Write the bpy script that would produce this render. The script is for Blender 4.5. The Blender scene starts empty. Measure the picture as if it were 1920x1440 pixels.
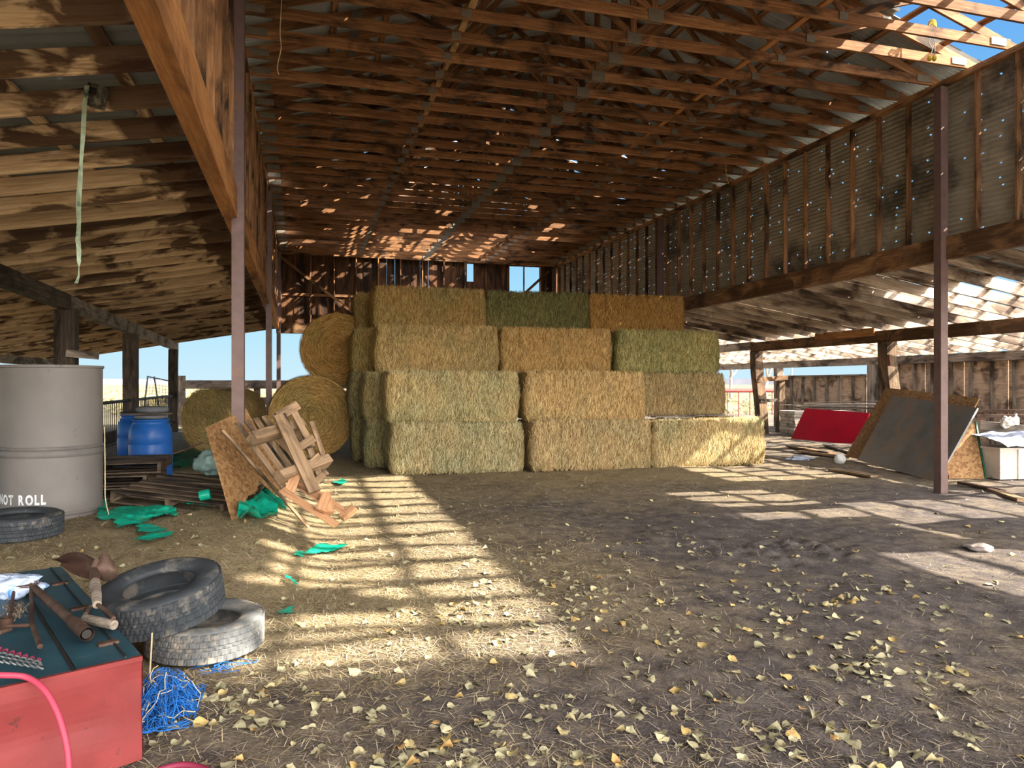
import bpy, math, random
from mathutils import Vector as V, Matrix, noise
S = bpy.context.scene
C = S.collection
RND = random.Random(11)
U = RND.uniform
PI = math.pi

# ------------------------------------------------------------------ camera frame
FPX, CAMH = 1340.0, 1.6
PSI = math.atan(380 / FPX)
SN, CS = math.sin(PSI), math.cos(PSI)

def gz(x, y):
    """height of the trampled ground: it is banked up with old straw under the barrel lean-to"""
    def ss(a, b, t):
        t = max(0, min(1, (t - a) / (b - a)))
        return t * t * (3 - 2 * t)
    z = .27 * ss(5.0, 6.6, y) * (1 - ss(-.75, .25, x)) * (1 - .9 * ss(12, 16, y))
    z += .10 * ss(10.2, 12.5, x) * ss(11, 14, y)
    return z

def cam(px, py, D):
    u, v = (px - 960) / FPX, (720 - py) / FPX
    return V((D * (SN + u * CS), D * (CS - u * SN), CAMH + v * D))

def G(px, py, dz=0.0):
    z = 0
    for _ in range(12):
        D = (CAMH - z) * FPX / (py - 720)
        p = cam(px, py, D)
        z = .5 * z + .5 * (gz(p.x, p.y) + dz)
    return V((p.x, p.y, gz(p.x, p.y) + dz))

cd = bpy.data.cameras.new('camera')
cd.sensor_width = 36
cd.lens = FPX / 1920 * 36
cd.clip_end = 6000
co = bpy.data.objects.new('camera', cd)
C.objects.link(co)
co.location = (0, 0, CAMH)
co.rotation_euler = (PI / 2, 0, -PSI)
S.camera = co

# ------------------------------------------------------------------ node helpers
def new_mat(name):
    m = bpy.data.materials.new(name)
    m.use_nodes = True
    nt = m.node_tree
    b = nt.nodes['Principled BSDF']
    b.inputs['Specular IOR Level'].default_value = .25
    return m, nt, b

def nd(nt, typ, **kw):
    n = nt.nodes.new('ShaderNode' + typ)
    for k, v in kw.items():
        if k.startswith('_'):
            setattr(n, k[1:], v)
        else:
            key = int(k[1:]) if k[0] == 'i' and k[1:].isdigit() else k.replace('__', ' ')
            if hasattr(v, 'is_output'):
                nt.links.new(v, n.inputs[key])
            else:
                n.inputs[key].default_value = v
    return n

def ramp(nt, fac, stops, interp='LINEAR'):
    n = nt.nodes.new('ShaderNodeValToRGB')
    e = n.color_ramp.elements
    n.color_ramp.interpolation = interp
    while len(e) < len(stops):
        e.new(.5)
    for el, (p, c) in zip(e, stops):
        el.position = p
        el.color = (*c, 1) if len(c) == 3 else c
    nt.links.new(fac, n.inputs[0])
    return n.outputs[0]

def mixc(nt, fac, a, b, blend='MIX'):
    n = nt.nodes.new('ShaderNodeMix')
    n.data_type = 'RGBA'
    n.blend_type = blend
    for s, v in ((n.inputs[0], fac), (n.inputs[6], a), (n.inputs[7], b)):
        if hasattr(v, 'is_output'):
            nt.links.new(v, s)
        else:
            s.default_value = v if not isinstance(v, tuple) else (*v, 1) if len(v) == 3 else v
    return n.outputs[2]

def math_(nt, op, a, b=0.0, c=0.0):
    n = nt.nodes.new('ShaderNodeMath')
    n.operation = op
    for s, v in zip(n.inputs, (a, b, c)):
        if hasattr(v, 'is_output'):
            nt.links.new(v, s)
        else:
            s.default_value = v
    return n.outputs[0]

def sr(r, g, b):
    f = lambda c: ((c / 255 + .055) / 1.055) ** 2.4 if c > 10 else c / 255 / 12.92
    return (f(r), f(g), f(b))

def objcoord(nt, scale, rnd=True):
    tc = nd(nt, 'TexCoord')
    mp = nd(nt, 'Mapping', Vector=tc.outputs['Object'], Scale=scale)
    if rnd:
        oi = nd(nt, 'ObjectInfo')
        cx = nd(nt, 'CombineXYZ', X=math_(nt, 'MULTIPLY', oi.outputs['Random'], 91.0), Y=math_(nt, 'MULTIPLY', oi.outputs['Random'], 37.0))
        nt.links.new(cx.outputs[0], mp.inputs['Location'])
    return mp.outputs[0]

def bump(nt, b, h, strength=.3, dist=.01):
    n = nd(nt, 'Bump', Strength=strength, Distance=dist, Height=h)
    nt.links.new(n.outputs[0], b.inputs['Normal'])

def wood(name, dark, mid, light, stain=0.0, staincol=(.012, .008, .006), grain=(1.2, 22, 22), stsc=(1.3, 3, 3), vary=.35, rough=.8, soft=.12):
    m, nt, b = new_mat(name)
    co = objcoord(nt, grain)
    n1 = nd(nt, 'TexNoise', Vector=co, Scale=1.6, Detail=6, Roughness=.65, Distortion=.7)
    col = ramp(nt, n1.outputs[0], [(.25, dark), (.5, mid), (.72, light)])
    oi = nd(nt, 'ObjectInfo')
    if stain > 0:
        c2 = objcoord(nt, stsc)
        n2 = nd(nt, 'TexNoise', Vector=c2, Scale=1.0, Detail=5, Roughness=.6, Distortion=.8)
        t = .64 - stain * .28
        f = ramp(nt, n2.outputs[0], [(t - soft, (0, 0, 0)), (t + soft * .5, (1, 1, 1))])
        n3 = nd(nt, 'TexNoise', Vector=co, Scale=.6, Detail=3)
        f = math_(nt, 'MULTIPLY', f, math_(nt, 'ADD', math_(nt, 'MULTIPLY', n3.outputs[0], .7), .55))
        f = math_(nt, 'MINIMUM', f, .93)
        col = mixc(nt, f, col, staincol)
    v = math_(nt, 'ADD', math_(nt, 'MULTIPLY', oi.outputs['Random'], vary), 1 - vary * .5)
    hs = nd(nt, 'HueSaturation', Color=col, Value=v)
    nt.links.new(hs.outputs[0], b.inputs['Base Color'])
    b.inputs['Roughness'].default_value = rough
    bump(nt, b, n1.outputs[0], .35, .006)
    return m

def plain(name, col, rough=.6, metal=0, var=.25, sc=6, dirt=None, dirtamt=.5, dsc=3, bmp=.1):
    m, nt, b = new_mat(name)
    co = objcoord(nt, (1, 1, 1))
    n1 = nd(nt, 'TexNoise', Vector=co, Scale=sc, Detail=6, Roughness=.6)
    c = ramp(nt, n1.outputs[0], [(.3, tuple(x * (1 - var) for x in col)), (.7, tuple(min(1, x * (1 + var)) for x in col))])
    if dirt:
        n2 = nd(nt, 'TexNoise', Vector=co, Scale=dsc, Detail=8, Roughness=.7)
        t = .7 - dirtamt * .3
        f = ramp(nt, n2.outputs[0], [(t - .06, (0, 0, 0)), (t + .04, (1, 1, 1))])
        c = mixc(nt, f, c, dirt)
    nt.links.new(c, b.inputs['Base Color'])
    b.inputs['Roughness'].default_value = rough
    b.inputs['Metallic'].default_value = metal
    if bmp:
        bump(nt, b, n1.outputs[0], bmp, .004)
    return m

M = {}
M['truss'] = wood('truss_wood', (.105, .045, .018), (.25, .115, .047), (.42, .225, .105), stain=.12, vary=.5)
M['brace'] = wood('brace_wood', (.30, .16, .07), (.5, .3, .14), (.68, .47, .26), stain=.2)
M['stud'] = wood('stud_wood', (.13, .055, .022), (.25, .12, .05), (.38, .22, .11), stain=.25, vary=.5)
M['plate_top'] = wood('top_plate_wood', (.16, .07, .028), (.30, .15, .065), (.45, .26, .13), stain=.25)
M['rafter'] = wood('stained_rafter_wood', (.33, .20, .10), (.56, .39, .22), (.74, .57, .37), stain=.34, staincol=(.05, .022, .010), stsc=(1.0, 3.4, 3.4), vary=.3, soft=.05)
def end_stain(m, x0):
    nt = m.node_tree
    b = nt.nodes['Principled BSDF']
    src = b.inputs['Base Color'].links[0].from_socket
    tc = nd(nt, 'TexCoord')
    sx = nd(nt, 'SeparateXYZ', Vector=tc.outputs['Object'])
    co = objcoord(nt, (3, 5, 5))
    n = nd(nt, 'TexNoise', Vector=co, Scale=1, Detail=4, Distortion=.6)
    t = math_(nt, 'ADD', sx.outputs[0], math_(nt, 'MULTIPLY', math_(nt, 'SUBTRACT', n.outputs[0], .5), .9))
    f = nd(nt, 'MapRange', Value=t, i1=x0 + .05, i2=x0 - .03, i3=0.0, i4=.86)
    c = mixc(nt, f.outputs[0], src, (.05, .02, .009))
    nt.links.new(c, b.inputs['Base Color'])
end_stain(M['rafter'], -3.2)
M['beam_orange'] = wood('orange_beam_wood', (.28, .11, .032), (.42, .185, .06), (.56, .30, .12), stain=.18, stsc=(.5, 2, 2), staincol=(.09, .035, .014))
M['beam_right'] = wood('weathered_header_wood', (.12, .055, .022), (.24, .125, .055), (.38, .23, .12), stain=.5, staincol=(.06, .03, .014))
M['rafter_right'] = wood('bleached_rafter_wood', (.28, .19, .12), (.52, .41, .30), (.70, .60, .48), stain=.36, staincol=(.05, .025, .014), stsc=(.9, 2, 2), vary=.3)
M['grey_wood'] = wood('grey_weathered_wood', (.13, .105, .08), (.25, .205, .16), (.40, .34, .28), stain=.25, staincol=(.04, .03, .022))
M['old_post'] = wood('dark_post_wood', (.028, .02, .014), (.07, .052, .037), (.15, .115, .08), stain=.2)
M['mid_post'] = wood('brown_post_wood', (.075, .045, .025), (.17, .11, .065), (.32, .23, .15), stain=.3, staincol=(.03, .02, .012))
M['pallet'] = wood('pallet_wood', (.15, .09, .05), (.27, .175, .10), (.40, .28, .175), stain=.15, vary=.4)
M['pallet_dark'] = wood('dark_pallet_wood', (.05, .036, .025), (.105, .075, .05), (.2, .15, .1), stain=.25)
M['pallet_fresh'] = wood('split_fresh_wood', (.32, .15, .07), (.46, .24, .12), (.6, .36, .2), stain=.1)
M['end_board'] = wood('gable_board_wood', (.05, .02, .009), (.11, .048, .02), (.2, .1, .045), stain=.35, stsc=(.8, 3, 3))
M['ply'] = wood('plywood', (.34, .22, .14), (.52, .38, .26), (.64, .50, .37), stain=.22, stsc=(2.2, 2.2, 2.2), grain=(2, 14, 14), staincol=(.06, .035, .02))
M['white_board'] = wood('white_painted_board', (.48, .42, .34), (.66, .61, .53), (.76, .72, .66), stain=.2, staincol=(.2, .14, .09))
M['gusset'] = plain('gusset_plate_metal', (.19, .165, .13), .55, .3, .15, 20)
M['steel'] = plain('brown_painted_steel', sr(104, 84, 80), .4, .1, .15, 8, dirt=sr(120, 90, 70), dirtamt=.25)
M['dark_metal'] = plain('dark_iron', (.035, .03, .028), .6, .4, .3)
M['rust'] = plain('rusty_steel', (.10, .062, .045), .7, .3, .4, 15, dirt=(.06, .03, .02), dirtamt=.5)
M['fence_red'] = plain('red_oxide_pipe', sr(120, 50, 45), .6, .1)
M['tank'] = plain('pale_grey_tank_paint', (.175, .16, .148), .5, 0, .1, 2.5, dirt=(.10, .09, .08), dirtamt=.05, dsc=5)
M['tank_ring'] = plain('tank_ring_paint', (.15, .138, .128), .5, 0, .2, 4, dirt=(.17, .15, .13), dirtamt=.3)
M['stencil'] = plain('stencil_white', (.72, .74, .76), .7, 0, .12, 30, dirt=(.45, .43, .4), dirtamt=.35, dsc=25)
M['blue'] = plain('blue_plastic', sr(28, 84, 156), .35, 0, .12, 4, dirt=sr(80, 120, 170), dirtamt=.15)
M['grey_lid'] = plain('grey_plastic', sr(98, 100, 104), .5, 0, .2, 8)
M['rubber'] = plain('tyre_rubber', (.040, .046, .052), .65, 0, .25, 8, dirt=(.16, .145, .125), dirtamt=.33, dsc=4)
M['rubber_dusty'] = plain('dusty_tyre_rubber', (.12, .125, .125), .8, 0, .3, 8, dirt=(.28, .25, .2), dirtamt=.45, dsc=5)
M['green'] = plain('green_plastic_film', sr(18, 165, 135), .35, 0, .3, 9, dirt=sr(110, 105, 75), dirtamt=.22, dsc=9)
M['green_dark'] = plain('dark_green_film', sr(30, 80, 62), .4, 0, .3, 9)
M['bag'] = plain('grey_green_plastic_bag', sr(125, 150, 145), .35, 0, .25, 6)
M['red_box'] = plain('faded_red_paint', sr(122, 50, 49), .5, 0, .22, 3, dirt=sr(62, 40, 38), dirtamt=.1, dsc=14)
M['teal_box'] = plain('teal_paint', sr(42, 76, 88), .45, .1, .35, 3, dirt=sr(74, 92, 98), dirtamt=.22, dsc=6)
M['pink_hose'] = plain('pink_hose_rubber', sr(165, 60, 80), .5, 0, .1)
M['maroon_hose'] = plain('maroon_hose_rubber', sr(120, 40, 62), .5, 0, .1)
M['blue_twine'] = plain('blue_twine', sr(36, 104, 180), .7, 0, .3, 20)
M['pale_twine'] = plain('pale_twine', sr(200, 185, 150), .8, 0, .2)
M['yellow'] = plain('yellow_twine', sr(190, 160, 60), .8, 0, .2)
M['wire'] = plain('grey_wire', (.16, .17, .17), .5, .5, .2)
M['red_panel'] = plain('crimson_panel_paint', sr(150, 10, 32), .4, 0, .14, 2.5, dirt=sr(180, 80, 80), dirtamt=.0)
M['grey_panel'] = plain('grey_sheet_metal', (.17, .17, .165), .45, .15, .25, 2.0, dirt=(.22, .17, .13), dirtamt=.55, dsc=1.7)
M['osb'] = None
M['white_metal'] = plain('white_enamel', (.72, .73, .71), .35, 0, .06, 3, dirt=(.4, .3, .2), dirtamt=.1, dsc=6)
M['cream'] = plain('cream_enamel', (.56, .50, .43), .5, 0, .12, 3, dirt=(.25, .17, .1), dirtamt=.2, dsc=8)
M['tarp_white'] = plain('pale_tarp', sr(150, 158, 175), .5, 0, .15, 3)
M['strap'] = plain('faded_green_webbing', sr(150, 165, 140), .8, 0, .25, 14, dirt=sr(70, 85, 70), dirtamt=.3, dsc=9)
M['pink'] = plain('pink_plastic', sr(235, 140, 165), .5)
M['leaf_y'] = None
M['bark'] = plain('pale_bark', (.3, .26, .22), .9)
M['foliage'] = plain('yellow_foliage', sr(190, 150, 60), .8, 0, .4, 3)
M['shrub'] = plain('desert_brush', sr(150, 140, 100), .9, 0, .4, 1)
M['stone'] = plain('stone', (.24, .2, .18), .9)
M['cloth'] = plain('white_blue_rag', sr(190, 205, 230), .7, 0, .2, 7, dirt=sr(70, 130, 200), dirtamt=.35, dsc=7)

def osb_mat():
    m, nt, b = new_mat('oriented_strand_board')
    co = objcoord(nt, (1, 1, 1))
    v = nd(nt, 'TexNoise', Vector=co, Scale=26, Detail=3, Distortion=2.5)
    w = nd(nt, 'TexVoronoi', Vector=co, Scale=28, Randomness=1)
    sep = nd(nt, 'SeparateColor', Color=w.outputs['Color'])
    f = math_(nt, 'ADD', math_(nt, 'MULTIPLY', v.outputs[0], .7), math_(nt, 'MULTIPLY', sep.outputs[0], .3))
    c = ramp(nt, f, [(.25, (.13, .058, .02)), (.5, (.27, .145, .06)), (.75, (.42, .26, .12))])
    nt.links.new(c, b.inputs['Base Color'])
    b.inputs['Roughness'].default_value = .75
    return m
M['osb'] = osb_mat()

def corr_mat(name, c0, c1, rust, metal, holes, rustamt=.3, band=None):
    """galvanised sheet with blotches and small nail holes punched right through"""
    m, nt, b = new_mat(name)
    tc = nd(nt, 'TexCoord')
    n1 = nd(nt, 'TexNoise', Vector=tc.outputs['Object'], Scale=1.3, Detail=7, Roughness=.65)
    c = ramp(nt, n1.outputs[0], [(.3, c0), (.7, c1)])
    n2 = nd(nt, 'TexNoise', Vector=tc.outputs['Object'], Scale=.8, Detail=8, Roughness=.7)
    t = .68 - rustamt * .25
    c = mixc(nt, ramp(nt, n2.outputs[0], [(t - .06, (0, 0, 0)), (t + .08, (1, 1, 1))]), c, rust)
    nt.links.new(c, b.inputs['Base Color'])
    b.inputs['Metallic'].default_value = metal
    b.inputs['Roughness'].default_value = .5
    if holes:
        sxy = nd(nt, 'SeparateXYZ', Vector=tc.outputs['Object'])
        ax = holes[4] if len(holes) > 4 else (0, 1)
        mp = nd(nt, 'CombineXYZ', X=math_(nt, 'MULTIPLY', sxy.outputs[ax[0]], holes[0][0]), Y=math_(nt, 'MULTIPLY', sxy.outputs[ax[1]], holes[0][1]))
        vo = nd(nt, 'TexVoronoi', _voronoi_dimensions='2D', Vector=mp.outputs[0], Scale=1.0, Randomness=holes[3] if len(holes) > 3 else .55)
        sep = nd(nt, 'SeparateColor', Color=vo.outputs['Color'])
        near = math_(nt, 'LESS_THAN', vo.outputs['Distance'], holes[1])
        pick = math_(nt, 'LESS_THAN', sep.outputs[0], holes[2])
        tr = nd(nt, 'BsdfTransparent')
        mx = nd(nt, 'MixShader', Fac=math_(nt, 'MULTIPLY', near, pick), i1=b.outputs[0], i2=tr.outputs[0])
        nt.links.new(mx.outputs[0], nt.nodes['Material Output'].inputs[0])
    return m
M['roof_sheet'] = corr_mat('galvanised_roof_sheet', (.22, .23, .215), (.42, .43, .40), (.15, .11, .08), .05, ((2.2, 3.0), .03, .16), .2)
M['lean_sheet'] = corr_mat('dark_lean_to_sheet', (.13, .137, .13), (.22, .225, .212), (.27, .27, .25), .05, ((2.4, 3.0), .035, .3), .1)
M['wall_sheet'] = corr_mat('tan_wall_sheet', (.27, .235, .185), (.40, .36, .29), (.10, .088, .07), .1, ((3.27, 5.6), .062, .42, .6, (1, 2)), .5)

def hay_mat():
    m, nt, b = new_mat('baled_hay')
    tc = nd(nt, 'TexCoord')
    oi = nd(nt, 'ObjectInfo')
    mp = nd(nt, 'Mapping', Vector=tc.outputs['Object'], Scale=(1, 1, 1))
    off = nd(nt, 'CombineXYZ', X=math_(nt, 'MULTIPLY', oi.outputs['Random'], 53), Z=math_(nt, 'MULTIPLY', oi.outputs['Random'], 17))
    nt.links.new(off.outputs[0], mp.inputs['Location'])
    geo = nd(nt, 'NewGeometry')
    # flakes: broad upright bands of greener and browner hay
    bmap = nd(nt, 'Mapping', Vector=mp.outputs[0], Scale=(1.2, 1.2, 1.0))
    nb = nd(nt, 'TexNoise', Vector=bmap.outputs[0], Scale=1.4, Detail=3)
    nf = nd(nt, 'TexNoise', Vector=mp.outputs[0], Scale=55, Detail=4, Roughness=.7)
    fm = nd(nt, 'Mapping', Vector=mp.outputs[0], Scale=(60, 60, 9))
    ns = nd(nt, 'TexNoise', Vector=fm.outputs[0], Scale=1, Detail=4, Distortion=.8)
    k = math_(nt, 'ADD', math_(nt, 'MULTIPLY', ns.outputs[0], .5), math_(nt, 'MULTIPLY', nf.outputs[0], .5))
    k = math_(nt, 'ADD', k, math_(nt, 'MULTIPLY', math_(nt, 'SUBTRACT', geo.outputs['Random Per Island'], .5), .42))
    gold = ramp(nt, k, [(.3, (.19, .125, .055)), (.5, (.47, .345, .175)), (.72, (.74, .60, .36))])
    green = ramp(nt, k, [(.3, (.105, .10, .052)), (.5, (.32, .295, .165)), (.72, (.56, .52, .33))])
    alpha = oi.outputs['Alpha']
    fg = math_(nt, 'ADD', math_(nt, 'MULTIPLY', math_(nt, 'SUBTRACT', nb.outputs[0], .5), 2.6), alpha)
    fgc = nd(nt, 'Clamp', Value=fg)
    c = mixc(nt, fgc.outputs[0], gold, green)
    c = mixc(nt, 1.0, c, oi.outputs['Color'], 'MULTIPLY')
    nt.links.new(c, b.inputs['Base Color'])
    b.inputs['Roughness'].default_value = .9
    b.inputs['Specular IOR Level'].default_value = .08
    bump(nt, b, k, .8, .02)
    return m
M['hay'] = hay_mat()

def straw_mat(name, stops):
    m, nt, b = new_mat(name)
    geo = nd(nt, 'NewGeometry')
    c = ramp(nt, geo.outputs['Random Per Island'], stops)
    nt.links.new(c, b.inputs['Base Color'])
    b.inputs['Roughness'].default_value = .8
    b.inputs['Specular IOR Level'].default_value = .1
    return m
M['straw'] = straw_mat('loose_straw', [(0, (.20, .145, .08)), (.35, (.36, .28, .16)), (.7, (.52, .43, .26)), (1, (.62, .55, .38))])
M['twig'] = straw_mat('twigs_and_chips', [(0, (.06, .045, .035)), (.4, (.15, .12, .09)), (.8, (.28, .23, .18)), (1, (.38, .33, .27))])

def leaf_mat():
    m, nt, b = new_mat('dry_cottonwood_leaf')
    co = objcoord(nt, (1, 1, 1))
    n = nd(nt, 'TexNoise', Vector=co, Scale=60, Detail=4)
    geo = nd(nt, 'NewGeometry')
    oi = nd(nt, 'ObjectInfo')
    f = math_(nt, 'FRACT', math_(nt, 'ADD', geo.outputs['Random Per Island'], oi.outputs['Random']))
    c = ramp(nt, f, [(0, (.24, .22, .13)), (.4, (.33, .305, .185)), (.75, (.42, .38, .235)), (.92, (.45, .34, .13)), (1, (.40, .24, .09))])
    c = mixc(nt, ramp(nt, n.outputs[0], [(.6, (0, 0, 0)), (.72, (1, 1, 1))]), c, (.16, .11, .05))
    nt.links.new(c, b.inputs['Base Color'])
    b.inputs['Roughness'].default_value = .65
    return m
M['leaf'] = leaf_mat()

def ground_mat():
    m, nt, b = new_mat('straw_strewn_dirt')
    tc = nd(nt, 'TexCoord')
    P = tc.outputs['Object']
    big = nd(nt, 'TexNoise', Vector=P, Scale=.55, Detail=5, Roughness=.6)
    med = nd(nt, 'TexNoise', Vector=P, Scale=5, Detail=6, Roughness=.65)
    fine = nd(nt, 'TexNoise', Vector=P, Scale=70, Detail=5, Roughness=.7, Distortion=1.2)
    mpa = nd(nt, 'Mapping', Vector=P, Rotation=(0, 0, .6), Scale=(30, 120, 1))
    s1 = nd(nt, 'TexNoise', Vector=mpa.outputs[0], Scale=1, Detail=3, Distortion=1.5)
    mpb = nd(nt, 'Mapping', Vector=P, Rotation=(0, 0, -.8), Scale=(30, 120, 1))
    s2 = nd(nt, 'TexNoise', Vector=mpb.outputs[0], Scale=1, Detail=3, Distortion=1.5)
    st = math_(nt, 'MAXIMUM', s1.outputs[0], s2.outputs[0])
    kf = math_(nt, 'ADD', math_(nt, 'MULTIPLY', fine.outputs[0], .6), math_(nt, 'MULTIPLY', med.outputs[0], .4))
    dirt = ramp(nt, kf, [(.34, (.04, .033, .031)), (.5, (.125, .106, .098)), (.66, (.245, .21, .192))])
    straw = ramp(nt, st, [(.40, (.14, .108, .062)), (.56, (.35, .27, .15)), (.72, (.60, .48, .28))])
    sp = nd(nt, 'SeparateXYZ', Vector=P)
    # straw lies thick under the lean-to and by the bales and thins out over the churned dirt
    fx = nd(nt, 'MapRange', Value=sp.outputs[0], i1=3.2, i2=.3, i3=0.0, i4=.85)
    fy = nd(nt, 'MapRange', Value=sp.outputs[1], i1=3.5, i2=5.2, i3=0.15, i4=1.0)
    fb = nd(nt, 'MapRange', Value=sp.outputs[1], i1=8.0, i2=11.2, i3=0.0, i4=.75)
    fr = nd(nt, 'MapRange', Value=sp.outputs[0], i1=9.5, i2=6.5, i3=0.25, i4=1.0)
    f = math_(nt, 'MAXIMUM', math_(nt, 'MULTIPLY', fx.outputs[0], fy.outputs[0]), math_(nt, 'MULTIPLY', fb.outputs[0], fr.outputs[0]))
    f = math_(nt, 'ADD', f, math_(nt, 'MULTIPLY', math_(nt, 'SUBTRACT', big.outputs[0], .47), 1.5))
    f = math_(nt, 'ADD', f, math_(nt, 'MULTIPLY', math_(nt, 'SUBTRACT', med.outputs[0], .5), 1.1))
    fc = nd(nt, 'Clamp', Value=f)
    c = mixc(nt, fc.outputs[0], dirt, straw)
    nt.links.new(c, b.inputs['Base Color'])
    b.inputs['Roughness'].default_value = .95
    b.inputs['Specular IOR Level'].default_value = .1
    bump(nt, b, math_(nt, 'ADD', kf, math_(nt, 'MULTIPLY', st, .6)), .8, .025)
    return m
M['ground'] = ground_mat()

def desert_mat():
    m, nt, b = new_mat('desert_scrub')
    tc = nd(nt, 'TexCoord')
    n = nd(nt, 'TexNoise', Vector=tc.outputs['Object'], Scale=.35, Detail=9, Roughness=.75)
    c = ramp(nt, n.outputs[0], [(.3, (.09, .08, .04)), (.5, (.22, .175, .105)), (.7, (.29, .235, .15))])
    nt.links.new(c, b.inputs['Base Color'])
    b.inputs['Roughness'].default_value = 1
    return m
M['desert'] = desert_mat()
M['ridge'] = plain('hazy_far_ridge', (.22, .23, .27), 1, 0, .15, .01, bmp=0)

# ------------------------------------------------------------------ object helpers
def tag(o, label=None, cat=None, group=None, kind=None):
    if label: o['label'] = label
    if cat: o['category'] = cat
    if group: o['group'] = group
    if kind: o['kind'] = kind
    return o

def wm(o):
    return wm(o.parent) @ o.matrix_basis if o.parent else o.matrix_basis.copy()

def link(name, me, mat=None, parent=None, mw=None):
    o = bpy.data.objects.new(name, me)
    C.objects.link(o)
    if mat is not None and me is not None and len(me.materials) == 0:
        me.materials.append(M[mat] if isinstance(mat, str) else mat)
    if parent:
        o.parent = parent
    mw = mw if mw is not None else Matrix.Identity(4)
    o.matrix_basis = (wm(parent).inverted() @ mw) if parent else mw
    return o

def empty(name, loc=(0, 0, 0), rz=0, label=None, cat=None, group=None, kind=None):
    o = link(name, None, mw=Matrix.Translation(V(loc)) @ Matrix.Rotation(rz, 4, 'Z'))
    o.empty_display_size = .1
    return tag(o, label, cat, group, kind)

def dup(root, mw, **t):
    r = root.copy(); C.objects.link(r); r.matrix_basis = mw
    for ch in root.children:
        c = ch.copy(); C.objects.link(c); c.parent = r
        for g in ch.children:
            d = g.copy(); C.objects.link(d); d.parent = c
    tag(r, **t)
    return r

class MB:
    def __init__(s):
        s.v, s.f = [], []
    def add(s, vs, fs):
        n = len(s.v)
        s.v += [tuple(p) for p in vs]
        s.f += [tuple(i + n for i in f) for f in fs]
        return s
    def box(s, c, d, m=None):
        c = V(c); hx, hy, hz = d[0] / 2, d[1] / 2, d[2] / 2
        vs = [V((x, y, z)) for x in (-hx, hx) for y in (-hy, hy) for z in (-hz, hz)]
        vs = [(m @ p if m else p) + c for p in vs]
        return s.add(vs, [(0, 1, 3, 2), (4, 6, 7, 5), (0, 4, 5, 1), (2, 3, 7, 6), (0, 2, 6, 4), (1, 5, 7, 3)])
    def tube(s, pts, r, n=8, cap=True):
        pts = [V(p) for p in pts]
        rs = r if isinstance(r, (list, tuple)) else [r] * len(pts)
        rings = []
        a = None
        for i, p in enumerate(pts):
            t = (pts[min(i + 1, len(pts) - 1)] - pts[max(i - 1, 0)]).normalized()
            if a is None:
                a = t.orthogonal().normalized()
            a = (a - t * a.dot(t))
            a = a.normalized() if a.length > 1e-6 else t.orthogonal().normalized()
            b = t.cross(a)
            rings.append([p + (a * math.cos(2 * PI * k / n) + b * math.sin(2 * PI * k / n)) * rs[i] for k in range(n)])
        vs = [q for ring in rings for q in ring]
        fs = [(i * n + k, i * n + (k + 1) % n, (i + 1) * n + (k + 1) % n, (i + 1) * n + k) for i in range(len(pts) - 1) for k in range(n)]
        if cap:
            fs += [tuple(range(n - 1, -1, -1)), tuple((len(pts) - 1) * n + k for k in range(n))]
        return s.add(vs, fs)
    def lathe(s, prof, n=48, fn=None, cap=True):
        vs = []
        for i, (r, z) in enumerate(prof):
            for k in range(n):
                a = 2 * PI * k / n
                rr = fn(r, z, a, i) if fn else r
                vs.append((rr * math.cos(a), rr * math.sin(a), z))
        fs = [(i * n + k, i * n + (k + 1) % n, (i + 1) * n + (k + 1) % n, (i + 1) * n + k) for i in range(len(prof) - 1) for k in range(n)]
        if cap:
            fs += [tuple(range(n - 1, -1, -1)), tuple((len(prof) - 1) * n + k for k in range(n))]
        return s.add(vs, fs)
    def grid(s, nx, ny, fn, keep=None):
        vs = [fn(i / nx, j / ny) for j in range(ny + 1) for i in range(nx + 1)]
        fs = [(j * (nx + 1) + i, j * (nx + 1) + i + 1, (j + 1) * (nx + 1) + i + 1, (j + 1) * (nx + 1) + i) for j in range(ny) for i in range(nx) if keep is None or keep((i + .5) / nx, (j + .5) / ny)]
        return s.add(vs, fs)
    def mesh(s, name, smooth=False):
        me = bpy.data.meshes.new(name)
        me.from_pydata(s.v, [], s.f)
        me.update()
        if smooth:
            me.polygons.foreach_set('use_smooth', [True] * len(me.polygons))
        return me
    def build(s, name, mat, parent=None, mw=None, smooth=False):
        return link(name, s.mesh(name, smooth), mat, parent, mw)

def frame(p0, p1, up):
    p0, p1 = V(p0), V(p1)
    x = (p1 - p0).normalized()
    z = V(up); z = (z - x * z.dot(x)).normalized()
    y = z.cross(x)
    m = Matrix((x, y, z)).transposed().to_4x4()
    m.translation = (p0 + p1) / 2
    return m

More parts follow.
